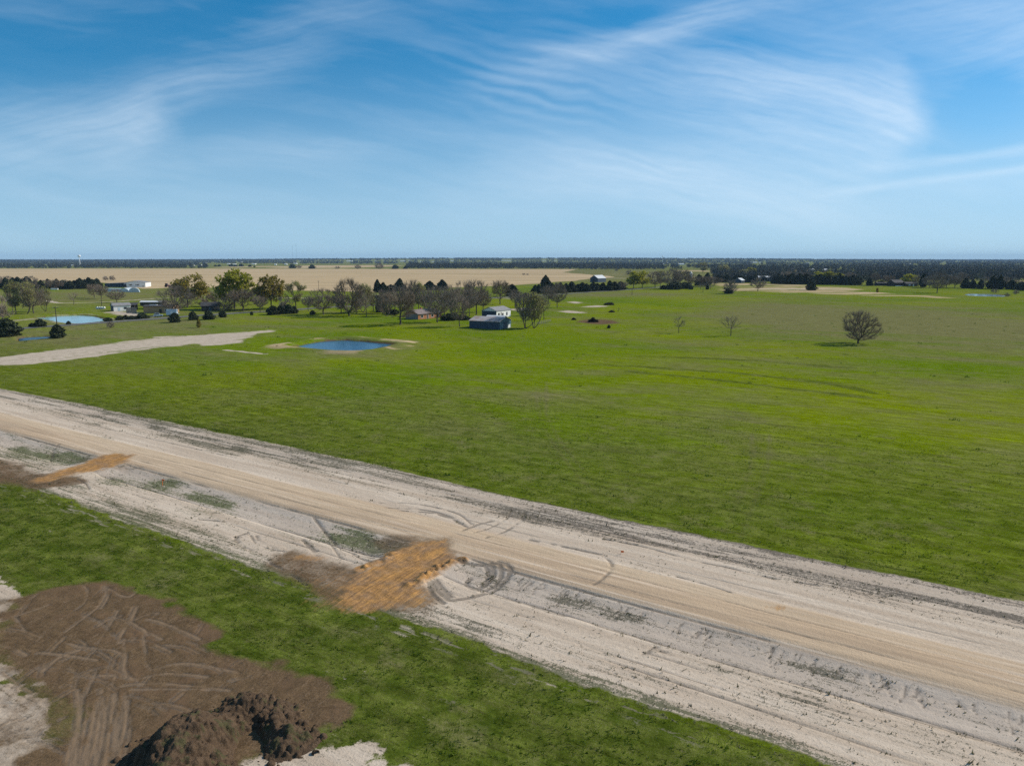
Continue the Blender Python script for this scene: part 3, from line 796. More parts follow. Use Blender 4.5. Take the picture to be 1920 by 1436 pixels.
# --- the wide ground: a ring grid, fine near and coarse far
ang = np.radians(np.concatenate([np.arange(-58, 58.01, 0.25), np.arange(62, 299, 4.0)]))
rad = np.concatenate([[4, 10, 18, 24], np.exp(np.arange(math.log(28), math.log(24000), 0.0075))])
AA, RR = np.meshgrid(ang, rad, indexing='ij')
gx = (RR * np.sin(AA)).ravel(); gy = (RR * np.cos(AA)).ravel()
gz = height(gx, gy)
gA = masks(gx, gy, False)
s_, t_ = ROW(gx, gy)
S0, S1, T0, T1 = -175.0, 100.0, -34.5, 3.6
inrow = (s_ > S0 + 2) & (s_ < S1 - 2) & (t_ > T0 + 1) & (t_ < T1 - 1)
gz = np.where(inrow, gz - 0.9, gz)
# the dirt yard sheet is a rectangle in front of the strip
DX0, DX1, DY0, DY1 = -60.0, -4.0, 26.0, 73.0
ind = (gx > DX0 + 1.0) & (gx < DX1 - 1.0) & (gy > DY0 + 1.0) & (gy < DY1 - 1.0) & (t_ < T0 - 1.2)
gz = np.where(ind, gz - 0.9, gz)
V = np.c_[gx, gy, gz]
Q = grid_quads(len(ang), len(rad), True)[:, ::-1]
cxy = V[Q].mean(1)
cat = np.zeros(len(Q), int)
fh = gA['hay'][Q].mean(1); fp = sdist(cxy[:, 0], cxy[:, 1], TRACKP, 10) > 0
cat[fh > 0.5] = 1
cat[fp] = 2
pp = np.zeros(len(Q), bool)
for L, w in PATHS[:3]:
    pp |= ldist(cxy[:, 0], cxy[:, 1], spline(L, 6), 20) < w * 0.6
cat[pp] = 3
for k, nm in enumerate(('ground', 'hay_field', 'sand_track', 'farm_path')):
    grid_sub(nm, V, Q, cat == k, gA)
del V, Q, gA

# --- the new road's right of way: sand, gravel, the orange clay crossings
sv = np.concatenate([np.arange(S0, -60, 0.35), np.arange(-60, 78, 0.18), np.arange(78, S1 + .1, 0.5)]); tv = np.arange(T0, T1 + 0.01, 0.14)
SS, TT = np.meshgrid(sv, tv, indexing='ij')
rx = RC[0] + SS.ravel() * RD[0] + TT.ravel() * RN[0]; ry = RC[1] + SS.ravel() * RD[1] + TT.ravel() * RN[1]
rA = masks(rx, ry, True)
edge_ = np.minimum(TT.ravel() - T0, T1 - TT.ravel())
rz_ = height(rx, ry, True) - 0.09 * rA['track'] + 0.02 - 0.08 * (1 - sst(edge_, 0.1, 0.7))
V = np.c_[rx, ry, rz_]
Q = grid_quads(len(sv), len(tv))
c3 = V[Q].mean(1); qs, qt = ROW(c3[:, 0], c3[:, 1])
cat = np.where(qt > -10.9, 0, np.where(qt > -17.4, 1, 2))
cc1 = sdist(c3[:, 0], c3[:, 1], CLAY1, 5) > -0.2; cc2 = sdist(c3[:, 0], c3[:, 1], CLAY2, 5) > -0.2
cat[cc1] = 3; cat[cc2] = 4
for k, nm in enumerate(('sandy_verge', 'gravel_road', 'sandy_verge', 'clay_crossing', 'clay_crossing')):
    grid_sub(nm, V, Q, cat == k, rA)

# --- the stripped brown yard in front
xv = np.arange(DX0, DX1 + .01, 0.1); yv = np.arange(DY0, DY1 + .01, 0.1)
XX, YY = np.meshgrid(xv, yv, indexing='ij')
dx_, dy_ = XX.ravel(), YY.ravel()
dA = masks(dx_, dy_, True)
V = np.c_[dx_, dy_, height(dx_, dy_, True) - 0.07 * dA['track'] - 0.02 * dA['rim'] + 0.02 - 0.08 * (1 - sst(np.minimum.reduce([dx_ - DX0, DX1 - dx_, dy_ - DY0, DY1 - dy_, T0 + .3 - ROW(dx_, dy_)[1]]), 0.1, 0.7))]
Q = grid_quads(len(xv), len(yv))
c3 = V[Q].mean(1); qs, qt = ROW(c3[:, 0], c3[:, 1])
keep = qt < T0 + 0.15
isd = sdist(c3[:, 0], c3[:, 1], DIRT, 5) > 0
grid_sub('bare_dirt', V, Q, keep & isd, dA)
grid_sub('grass_verge', V, Q, keep & ~isd, dA)
del V, Q, dA, rA

# --- asphalt farm road
def ribbon(name, L, w, mat, dz, cross=5):
    d = np.gradient(L, axis=0); d /= np.hypot(*d.T)[:, None]
    n = np.c_[-d[:, 1], d[:, 0]]
    u = np.linspace(-w / 2, w / 2, cross)
    P = L[:, None, :] + n[:, None, :] * u[None, :, None]
    x, y = P[..., 0].ravel(), P[..., 1].ravel()
    z = height(x, y) + dz
    me = fast_mesh(name, np.c_[x, y, z], grid_quads(len(L), cross)[:, ::-1], smooth=True)
    o = link(name, me, mat); o['kind'] = 'structure'
    return o


ribbon('asphalt_road', ASPH, 7.0, M['asphalt'], 0.12)

# --- ponds
def pond(poly, mat):
    c = poly.mean(0)
    P = c + (spline(np.vstack([poly, poly[:1]]), 5)[:-1] - c) * 1.06
    me = bpy.data.meshes.new('pond_water')
    me.from_pydata([(p[0], p[1], ZP) for p in P], [], [list(range(len(P)))])
    o = link('pond_water', me, mat); o['kind'] = 'structure'
    if me.polygons[0].normal.z < 0: me.flip_normals()


pond(POND_C, M['water_blue']); pond(POND_L, M['water_teal']); pond(POND_S, M['water_blue']); pond(POND_R, M['water_pale'])

# ------------------------------------------------------------------ cirrus: a cloud shell far above the land
def clouds():
    def sky_density(X0, Y0):
        wx = (fbm(X0 / 330, Y0 / 190, 3, 201) - .5) * 110
        wy = (fbm(X0 / 300 + 9, Y0 / 220, 3, 203) - .5) * 44
        X = X0 + wx; Y = Y0 + wy

        def rot(cx, cy, a):
            c, s = math.cos(math.radians(a)), math.sin(math.radians(a))
            return (X - cx) * c + (Y - cy) * s, -(X - cx) * s + (Y - cy) * c

        def st(a, lx, ly, seed, o=5):
            u, v = rot(0, 0, a)
            return fbm(u / lx, v / ly, o, seed, 0.6)

        def bl(cx, cy, rx, ry, a, pw=1.0):
            u, v = rot(cx, cy, a)
            return np.exp(-((np.abs(u / rx)) ** 2 + (np.abs(v / ry)) ** 2) ** pw)
        D = np.zeros(X.shape)
        hz = sst(Y0, 60, 470)
        veil = 0.03 + (0.66 + .10 * sst(X0, 900, 1900)) * hz ** 1.25
        D += (st(8, 260, 40, 211) - .45) * 0.40 * (1 - 0.55 * sst(Y0, 330, 470))
        f1 = st(14, 150, 13, 221); f2 = st(-12, 170, 10, 223); f3 = st(4, 120, 12, 225); f4 = st(28, 90, 12, 227)
        # the great hooked cloud on the right
        edge = 1 - sst(X0 + 40 * (fbm(X0 / 60, Y0 / 60, 3, 229) - .5) + 55 * ((Y0 - 210) / 105.0) ** 2, 1690, 1775)
        D += 0.62 * bl(1560, 225, 330, 125, 6, 1.3) * (0.35 + 1.1 * f1) * edge
        D += 0.42 * bl(1690, 200, 70, 80, 60) * (0.4 + 1.0 * f4) * edge
        D += 0.28 * bl(1450, 150, 420, 70, 9) * (0.1 + 1.6 * f1) * edge
        D -= 0.34 * bl(1850, 200, 85, 75, 0, 1.5)
        # lower bright fan
        D += 0.62 * bl(1330, 350, 300, 60, 11, 1.2) * (0.4 + 1.0 * f1)
        D += 0.30 * bl(1080, 330, 260, 60, -4) * (0.4 + 0.9 * f3)
        # twin streamers to the right edge
        yl = 372 - (X0 - 1480) * 0.125
        D += 0.55 * np.exp(-((Y0 + 0.25 * wy - yl) / 8) ** 2) * sst(X0, 1470, 1640) * (0.4 + f2)
        D += 0.50 * np.exp(-((Y0 + 0.25 * wy - yl + 36) / 11) ** 2) * sst(X0, 1500, 1720) * (0.4 + f2)
        D += 0.22 * bl(1850, 345, 260, 45, -7)
        # haze in the upper right corner
        D += 0.62 * bl(1930, 40, 330, 110, 4, 1.1) * (0.5 + 0.8 * f2)
        # feathers rising to the top edge
        D += 0.50 * bl(1330, 35, 190, 26, -15, 1.1) * (0.1 + 1.5 * f2)
        D += 0.42 * bl(1130, 95, 170, 26, -14) * (0.1 + 1.5 * f3)
        D += 0.38 * bl(1090, 105, 70, 10, 12) * (0.4 + f1)
        D -= 0.20 * bl(1180, 38, 110, 30, -10)
        D -= 0.22 * bl(1430, 95, 190, 26, 12)
        # ripples
        u, v = rot(990, 160, 14)
        rp = 0.5 + 0.5 * np.sin(v / 3.9 + 1.6 * fbm(X0 / 90, Y0 / 40, 3, 233) * 4)
        D += 0.30 * rp * np.exp(-(u / 150) ** 2 - (v / 62) ** 2)
        u, v = rot(1200, 305, 13)
        rp = 0.5 + 0.5 * np.sin(v / 2.6 + 5 * fbm(X0 / 70, Y0 / 40, 3, 235))
        D += 0.22 * rp * np.exp(-(u / 120) ** 2 - (v / 26) ** 2)
        # left veils
        ed = 1 - sst(X0 + 50 * (fbm(X0 / 50, Y0 / 30, 3, 237) - .5) - 0.25 * (Y0 - 240), 300, 352)
        D += 0.42 * bl(170, 250, 260, 75, -6) * (0.45 + 0.9 * f2) * (0.3 + 0.7 * ed)
        D += 0.30 * bl(275, 255, 60, 45, -40) * ed * (.4 + f4)
        D += 0.34 * bl(400, 160, 190, 38, -18) * (0.3 + 1.2 * f2)
        D += 0.22 * bl(620, 40, 260, 40, -12) * (0.3 + 1.2 * f2)
        D += 0.22 * bl(560, 285, 260, 30, -6) * (0.3 + 1.2 * f3)
        D -= 0.14 * bl(400, 245, 90, 26, -8)
        D -= 0.16 * bl(250, 85, 190, 40, -6)
        D = D * (.86 + .28 * fbm(X0 / 26, Y0 / 7, 4, 245))
        W_ = 1 - np.exp(-0.56 * np.maximum(D, 0))
        V_ = np.clip(veil + .25 * np.minimum(D, 0), 0, 1)
        T_ = 1 - (1 - W_) * (1 - V_)
        return np.clip(T_, 0, 1), np.clip(W_ / np.maximum(T_, 1e-4), 0, 1)
    R = 42000.0
    az = np.radians(np.concatenate([np.arange(-44, 44.01, 0.09), np.arange(48, 313, 4.0)]))
    el = np.radians(np.concatenate([np.arange(-0.4, 21, 0.075), np.arange(21.5, 88, 2.5)]))
    A, E = np.meshgrid(az, el, indexing='ij')
    A = A.ravel(); E = E.ravel()
    dx, dy, dz = np.cos(E) * np.sin(A), np.cos(E) * np.cos(A), np.sin(E)
    f = dy * math.cos(PITCH) - dz * math.sin(PITCH); u = dy * math.sin(PITCH) + dz * math.cos(PITCH)
    ok = (f > 0.3) & (np.abs(A) < 0.79)
    px = np.where(ok, 960 + F * dx / np.maximum(f, .3), 0); py = np.where(ok, 718 - F * u / np.maximum(f, .3), 0)
    gen = np.clip(0.1 + 0.5 * fbm(A * 6, E * 14, 4, 241) * (1 - E), 0, 0.5)
    T_, W_ = sky_density(px, py)
    D = np.where(ok, T_, gen); Wt = np.where(ok, W_, .7)
    D = np.where(ok, D + (gen - D) * sst(np.abs(A), 0.69, 0.78), D)
    me = fast_mesh('sky', np.c_[dx * R, dy * R, dz * R + HC], grid_quads(len(az), len(el), True), smooth=True)
    set_attr(me, 'cover', D); set_attr(me, 'white', Wt)
    N = NT('cirrus', 1.0, 0.0)
    nt = N.t; nt.nodes.remove(N.b)
    tr = N.n.new('ShaderNodeBsdfTransparent'); em = N.n.new('ShaderNodeEmission')
    N.L(N.mix(N.attr('white'), (0.39, 0.57, 0.73), (0.76, 0.86, 0.955)), em.inputs['Color']); em.inputs['Strength'].default_value = CLOUD_E
    mx = N.n.new('ShaderNodeMixShader')
    N.L(N.math('MULTIPLY', N.attr('cover'), 0.92), mx.inputs[0])
    N.L(tr.outputs[0], mx.inputs[1]); N.L(em.outputs[0], mx.inputs[2])
    N.L(mx.outputs[0], nt.nodes['Material Output'].inputs['Surface'])
    N.m.cycles.emission_sampling = 'NONE'
    o = link('sky', me, N.m); o['kind'] = 'structure'


CLOUD_E = 0.92
clouds()


# ------------------------------------------------------------------ trees: prototypes
def tubes(A, B, ra, rb, k):
    """n tapered prisms from A to B -> verts, quads"""
    n = len(A)
    d = B - A; L = np.linalg.norm(d, axis=1, keepdims=True); d = d / np.maximum(L, 1e-6)
    h = np.where(np.abs(d[:, 2:3]) > 0.9, np.array([[1.0, 0, 0]]), np.array([[0, 0, 1.0]]))
    u = np.cross(d, h); u /= np.linalg.norm(u, axis=1, keepdims=True); w = np.cross(d, u)
    th = 2 * np.pi * np.arange(k) / k
    ring = u[:, None, :] * np.cos(th)[None, :, None] + w[:, None, :] * np.sin(th)[None, :, None]
    V = np.concatenate([A[:, None] + ring * ra[:, None, None], B[:, None] + ring * rb[:, None, None]], 1).reshape(-1, 3)
    i = np.arange(k); j = (i + 1) % k
    q = np.stack([i, j, j + k, i + k], -1)
    Qd = (np.arange(n)[:, None, None] * 2 * k + q[None]).reshape(-1, 4)
    return V, Qd


def clumps(P, size, r, flat=0.0):
    """one bent leaf-clump face (two triangles as a quad) per point"""
    n = len(P)
    a = r.normal(size=(n, 3)); a[:, 2] *= 1 - flat; a /= np.linalg.norm(a, axis=1, keepdims=True)
    b = np.cross(a, r.normal(size=(n, 3))); b /= np.linalg.norm(b, axis=1, keepdims=True)
    sz = (size * r.uniform(0.6, 1.4, n))[:, None]
    c = np.cross(a, b) * 0.35
    V = np.stack([P - a * sz, P - b * sz * .7 + c * sz, P + a * sz, P + b * sz * .7 + c * sz], 1).reshape(-1, 3)
    return V, np.arange(4 * n).reshape(n, 4)


def tree_skeleton(r, H, W, base, N, lean=0.0, bf=0.45, shape='round', multi=1):
    """crown points joined to the trunk by short, balanced paths"""
    P = []; sd = int(r.integers(1, 9999)); vo = int(r.integers(1, 9999))
    while len(P) < N:
        q = r.uniform(-1, 1, 3)
        e = np.linalg.norm(q)
        if e > 1 or e < 0.25: continue
        if r.random() > e ** .7: continue
        if fbm(np.array([q[0] * 1.7 + 5 + q[1]]), np.array([q[2] * 1.9 + 9]), 2, vo)[0] < .40: continue
        z = 0.5 + 0.5 * q[2]
        rr = 1.0
        if shape == 'vase': rr = 0.55 + 0.6 * z
        if shape == 'dome': rr = 1.22 - 0.5 * z
        lump = 0.62 + 0.80 * fbm(np.array([math.atan2(q[1], q[0]) * 1.1 + 7]), np.array([z * 2.4]), 2, sd)[0]
        P.append((q[0] * W / 2 * rr * lump, q[1] * W / 2 * rr * lump, base + z * (H - base)))
    P = np.array(P)
    P[:, 0] += lean * P[:, 2]
    nodes = []; par = []; plen = []
    ns = 5
    for m in range(multi):
        off = np.array([r.normal(0, .4), r.normal(0, .4), 0]) * (multi > 1)
        prev = -1
        for k in range(ns):
            f = k / (ns - 1)
            p = off * min(1, k) + np.array([lean * base * f + r.normal(0, .06) * (k > 0) + off[0] * 3 * f, r.normal(0, .06) * (k > 0) + off[1] * 3 * f, base * 1.15 * f])
            nodes.append(p); par.append(prev); plen.append(0 if prev < 0 else plen[prev] + base / ns)
            prev = len(nodes) - 1
    tops = [(m + 1) * ns - 1 for m in range(multi)]
    tp = nodes[tops[0]]
    order = np.argsort(np.linalg.norm(P - tp, axis=1))
    n0 = len(nodes)
    X = np.zeros((n0 + 2 * N, 3)); X[:n0] = nodes
    PL = np.zeros(n0 + 2 * N); PL[:n0] = plen
    PL[:n0] += 3.0; 
    for q in tops: PL[q] -= 3.0
    PL[[q - 1 for q in tops]] -= 2.2
    par = par + [-1] * (2 * N)
    cnt = n0
    for k in order:
        p = P[k]
        d = np.linalg.norm(X[:cnt] - p, axis=1)
        dn = d + bf * PL[:cnt] + 0.8 * np.maximum(0, X[:cnt, 2] - p[2])
        j = int(np.argmin(dn))
        if d[j] > 1.6:
            mid = 0.5 * (X[j] + p) + r.normal(0, .08, 3) * d[j] + np.array([0, 0, .07 * d[j]])
            X[cnt] = mid; par[cnt] = j; PL[cnt] = PL[j] + d[j] * .5; j = cnt; cnt += 1
        X[cnt] = p; par[cnt] = j; PL[cnt] = PL[j] + np.linalg.norm(X[j] - p); cnt += 1
    par = np.array(par[:cnt]); X = X[:cnt]
    return X, par


def tree_mesh(kind, seed, H=12.0, W=11.0, base=2.6, N=320, r0=0.026, twigs=4, leaves=0, leaf=0.3, twmat='twig_grey', lfmat='leaf_olive',
              lean=0.0, shape='round', multi=1, bf=0.7, tl=1.0, tw=0.021):
    r = np.random.default_rng(seed)
    X, par = tree_skeleton(r, H, W, base, N, lean, bf, shape, multi)
    n = len(X)
    nch = np.zeros(n, int); acc = np.zeros(n)
    for i in range(n - 1, -1, -1):
        if acc[i] == 0: acc[i] = r0 ** 2.25
        if par[i] >= 0: acc[par[i]] += acc[i]; nch[par[i]] += 1
    R = acc ** (1 / 2.25)
    e = np.where(par >= 0)[0]
    A = X[par[e]]; B = X[e]; ra = np.minimum(R[par[e]], R[e] * 1.25); rb = R[e] * 0.92
    big = R[e] > r0 * 2.3
    low = (A[:, 2] < 0.1)
    ra = np.where(low, ra * 1.35, ra)
    Vt, Qt = tubes(A[big], B[big], ra[big], rb[big], 6)
    Vc, Qc = tubes(A[~big], B[~big], ra[~big], rb[~big], 3)
    tint = [np.full(len(Vc), .3)]
    # twigs
    thin = np.where(R < r0 * 2.6)[0]
    src = np.repeat(thin, twigs)
    dirv = X[src] - X[par[src]]; dirv /= np.maximum(np.linalg.norm(dirv, axis=1, keepdims=True), 1e-6)
    ctr = np.array([0, 0, base]); rad_ = X[src] - ctr; rad_ /= np.maximum(np.linalg.norm(rad_, axis=1, keepdims=True), 1e-6)
    d = dirv * 0.45 + rad_ * .55 + r.normal(0, .42, (len(src), 3)) + np.array([0, 0, .18])
    d /= np.linalg.norm(d, axis=1, keepdims=True)
    ln = tl * r.uniform(.5, 1.7, len(src))
    st = X[src] - dirv * (r.uniform(0, .8, len(src))[:, None])
    en = st + d * ln[:, None]
    V2, Q2 = tubes(st, en, np.full(len(src), tw), np.full(len(src), tw * .45), 3)
    Qc = np.vstack([Qc, Q2 + len(Vc)]); Vc = np.vstack([Vc, V2]); tint.append(np.repeat(r.uniform(0, .8, len(src)), 6))
    mats = [M[twmat]]
    midx = [np.zeros(len(Qc), int)]
    if leaves:
        pick = r.integers(0, len(en), leaves)
        # foliage gathers in clumps: some twigs carry much, some none
        w = fbm(en[:, 0] * .5, en[:, 1] * .5 + en[:, 2] * .6, 2, seed + 3)
        pick = pick[w[pick] > 0.40]
        LP = en[pick] + r.normal(0, .22, (len(pick), 3))
        V3, Q3 = clumps(LP, leaf, r)
        Qc = np.vstack([Qc, Q3 + len(Vc)]); Vc = np.vstack([Vc, V3])
        tint.append(np.repeat(np.clip(r.normal(.45, .33, len(pick)), 0, 1), 4)); mats.append(M[lfmat]); midx.append(np.ones(len(Q3), int))
    tm = fast_mesh('trunk', Vt, Qt, smooth=True); tm.materials.append(M['bark'])
    cm = fast_mesh('crown', Vc, Qc)
    for m in mats: cm.materials.append(m)
    cm.polygons.foreach_set('material_index', np.concatenate(midx).astype(np.int32))
    set_attr(cm, 'tint', np.concatenate(tint))
    return dict(trunk=tm, crown=cm, H=H, W=W)


def cedar_mesh(seed, H=9.0, W=5.5, n=2600, size=0.42, form='cone', base=0.3, mat='cedar'):
    r = np.random.default_rng(seed)
    z = r.random(n * 2) ** 0.85
    th = r.uniform(0, 2 * np.pi, n * 2)
    if form == 'cone': prof = (1 - z ** 1.6) ** 0.9 * (0.72 + .3 * np.minimum(z * 4, 1)) + 0.05
    elif form == 'ball': prof = np.sqrt(np.maximum(0, 1 - (2 * z - .85) ** 2 / 1.35)) * (1.12 - .62 * z ** 1.5)
    else: prof = np.sin(np.pi * np.clip(z * .82 + .18, 0, 1)) ** .7
    lump = 0.22 + 1.5 * fbm(th * 1.27 + 3, z * 5.0, 3, seed + 1, .65)
    lump = lump * (0.85 + 0.3 * fbm(np.cos(th) * 2 + 9, z * 14, 2, seed + 5))
    keep = r.random(n * 2) < np.clip(prof * 1.2, .12, 1)
    z, th, prof, lump = z[keep][:n], th[keep][:n], prof[keep][:n], lump[keep][:n]
    rad = W / 2 * prof * lump * (1 - 0.45 * r.random(len(z)) ** 2)
    P = np.c_[rad * np.cos(th), rad * np.sin(th), base + z * (H - base) + r.normal(0, .12, len(z))]
    P[:, 2] = np.maximum(P[:, 2], 0.08)
    V, Qd = clumps(P, size, r, .2)
    # upright leader tips
    me = fast_mesh('crown', V, Qd); me.materials.append(M[mat])
    set_attr(me, 'tint', np.repeat(np.clip(r.normal(.5, .35, len(P)), 0, 1), 4))
    t = MB()
    for k in range(3):
        t.tube((r.normal(0, .05), r.normal(0, .05), H * .3 * k - .1 * (k == 0)), (0, 0, H * .3 * (k + 1)), .16 * (1 - k * .28) * H / 9, .16 * (.72 - k * .28) * H / 9 + .01, 6)
    tm = bpy.data.meshes.new('trunk'); tm.from_pydata(t.V, [], t.F); tm.materials.append(M['bark'])
    return dict(trunk=tm, crown=me, H=H, W=W)


PR = {}
PR['bareA'] = [tree_mesh('bare', 11 + k, 12, 11, 2.3, 340, twigs=12, tw=.024, shape='round', twmat=('twig_grey', 'twig_brown')[k % 2]) for k in range(3)]
PR['bareB'] = [tree_mesh('bare', 31 + k, 12, 9, 3.0, 310, twigs=12, tw=.024, shape='vase', twmat='twig_grey') for k in range(3)]
PR['dome'] = [tree_mesh('bare', 51, 11, 12.5, 1.1, 440, twigs=12, tw=.022, shape='dome', twmat='twig_brown', r0=.03)]
PR['sparse'] = [tree_mesh('bare', 61 + k, 8, 5.2, 2.6, 90, twigs=6, r0=.024, shape='round', twmat='twig_grey', tl=.8, tw=.017) for k in range(2)]
PR['multi'] = [tree_mesh('bare', 71 + k, 11, 9, 2.0, 310, twigs=12, tw=.024, shape='vase', multi=3, twmat='twig_grey') for k in range(2)]
PR['bud'] = [tree_mesh('bud', 81 + k, 12, 10, 2.6, 280, twigs=8, tw=.028, leaves=2600, leaf=.22, lfmat='leaf_bud', shape='vase', multi=1 + k) for k in range(3)]
PR['olive'] = [tree_mesh('leaf', 91 + k, 12, 10, 2.9, 250, twigs=4, leaves=4200, leaf=.33, lfmat='leaf_olive', twmat='twig_brown', lean=(.12, 0)[k]) for k in range(2)]
PR['lime'] = [tree_mesh('leaf', 101 + k, 12, 11, 2.6, 260, twigs=4, leaves=5200, leaf=.36, lfmat='leaf_lime', twmat='twig_brown') for k in range(2)]
PR['shrub'] = [tree_mesh('bare', 111 + k, 4, 4.6, .5, 130, twigs=9, r0=.02, shape='dome', multi=3, tl=.7, tw=.022) for k in range(2)]
PR['cedar'] = [cedar_mesh(121 + k, 10, (5.4, 6.2, 4.4)[k], 2400, .40, 'cone') for k in range(3)]
PR['cedarball'] = [cedar_mesh(131 + k, 6, 6.0, 2300, .33, 'ball', .1) for k in range(2)]
PR['hedge'] = [cedar_mesh(141 + k, 3, 4.0, 1200, .26, 'ball', .05) for k in range(2)]
PR['sapling'] = [cedar_mesh(151, 4, 1.7, 500, .22, 'bell', .1, 'leaf_olive')]
NAMES = dict(bareA='bare_tree', bareB='bare_tree', dome='bare_tree', sparse='bare_tree', multi='bare_tree', bud='budding_tree', olive='leafy_tree', lime='leafy_tree',
             shrub='bare_shrub', cedar='cedar_tree', cedarball='cedar_tree', hedge='evergreen_shrub', sapling='sapling')
CATS = dict(bare_tree='tree', budding_tree='tree', leafy_tree='tree', bare_shrub='shrub', cedar_tree='tree', evergreen_shrub='shrub', sapling='tree')
trnd = np.random.default_rng(99)


def plant(kind, px, by, ty, w, label, group=None, var=None, rz=None, far=False):
    """a tree whose foot, top and width are read off the photograph, planted on the land at real size"""
    pr = PR[kind][(var if var is not None else int(trnd.integers(0, 99))) % len(PR[kind])]
    x, y = g1(px, by)
    z = zg(x, y)
    x, y = g1(px, by, z); z = zg(x, y)
    m = mpp(px, by)
    h = max(0.4, (by - ty) * m); ww = w * m
    nm = NAMES[kind]
    t = thing(nm, label, CATS[nm], (x, y, z - 0.05), trnd.uniform(0, 6.28) if rz is None else rz, group)
    k = 1.08 if nm in ('bare_tree', 'budding_tree', 'bare_shrub') else 1.04
    t.scale = (k * ww / pr['W'] * trnd.uniform(.94, 1.1), k * ww / pr['W'] * trnd.uniform(.94, 1.1), 1.03 * h / pr['H'])
    for part in ('trunk', 'crown'):
        link(part, pr[part], None, t)
    return t


T = plant

gA_, gN, gW = 'bare trees around the farmhouse', 'trees behind the farmhouse', 'trees along the far road'
# --- lone trees in the green field
T('dome', 1609, 644, 586, 60, 'wide bare spreading oak standing alone in the open green field on the right', var=0, rz=1.0)
T('sparse', 1370, 629.5, 593, 26, 'small thin bare tree in the field, right one of the small two', 'small field trees', 0, 0.4)
T('sparse', 1272.5, 624.5, 594, 21, 'smallest thin bare tree in the field, farthest left of the field trees', 'small field trees', 1, 2.0)
T('cedarball', 1141.5, 615.5, 609, 6.5, 'tiny dark cedar bush alone on grass right of the barn', var=0)
T('shrub', 1369, 550.5, 526, 24, 'grey bare bushy tree with dark base at far edge of the green field', var=0)
T('hedge', 1366, 550.8, 541, 15, 'dark evergreen shrub at the foot of the grey bushy tree', var=0)
T('bareA', 1421, 546, 522, 24, 'dark bare tree on the dry strip before the small blue barn', var=0)
T('cedarball', 1521.5, 544.5, 526, 18.5, 'round dark cedar alone on the pale dry grass strip', var=1)
T('sapling', 1645, 548.5, 540, 4, 'thin upright dark sapling at the right end of the dry strip')
T('bareA', 1757, 549.5, 512, 30, 'tall dark bare tree with straight trunk left of the far right pond', var=2)
# --- left: trees by the teal pond
T('bud', 30, 588.5, 534, 30, 'olive budding tree with tall trunk, leftmost of the three by the teal pond', var=0)
T('bareB', 24, 587, 548, 18, 'slim grey bare tree tucked beside the leftmost budding tree', var=1)
T('bud', 51, 588.5, 533, 36, 'yellow green budding tree with leaning trunks behind the teal pond', var=1)
T('bareA', 63, 587.5, 531, 36, 'grey bare tree with crooked trunk right of the yellow green budding tree', var=0)
T('bud', 86, 584, 541, 22, 'pale green budding tree at the right end of the pond-side trees', var=2)
T('shrub', 3, 600, 560, 34, 'grey bare thicket at the left edge of the view above the dark cedar', var=1)
T('cedarball', 12, 631, 598, 42, 'large dark cedar mass at the left edge beside the small blue pond', var=0)
T('cedarball', 108.5, 633.5, 609.5, 23, 'round dark cedar at the right end of the small blue pond', var=1)
T('hedge', 60, 613, 606, 11, 'low dark shrub at the roadside left of the pond cedar', var=1)
T('hedge', 76, 613, 598.5, 18, 'dark pointed cedar shrub at the near bank of the teal pond', var=0)
T('hedge', 128.6, 609, 602, 7, 'small dark shrub standing at the near edge of the teal pond', var=1)
T('hedge', 203, 603, 595.5, 14, 'dark shrub at the right tip of the teal pond', var=0)
T('shrub', 207, 615.5, 603, 14, 'leafless shrub on the near side of the asphalt road right of the pond', var=0)
for k, (x, b, t_, w, nm) in enumerate(((225, 600, 592, 13, 'leftmost'), (236, 599, 591, 12, 'second'), (247, 598.7, 592, 14, 'third'), (267, 597.5, 587.5, 20, 'tallest and rightmost'))):
    T('hedge', x, b, t_, w, nm + ' dark shrub in the row before the sheds beside the asphalt road', 'shrubs before the sheds', k)
T('bareA', 177, 559, 533, 26, 'dense grey bare tree left of the white hoop house, left of the pair', var=1)
T('bareB', 190, 561, 535, 25, 'dense grey bare tree left of the white hoop house, right of the pair', var=2)
T('bareA', 219, 567, 543.5, 27, 'thin bare tree standing behind the grey roofed shed', var=0)
T('sparse', 138.5, 571, 549, 17, 'very thin bare tree beside the pale farm track on the left', var=0)
T('shrub', 198, 526, 518, 9, 'left one of two grey shrubs in the hay field behind the white metal building', var=0)
T('shrub', 211, 526, 518, 11, 'right one of two grey shrubs in the hay field behind the white metal building', var=1)
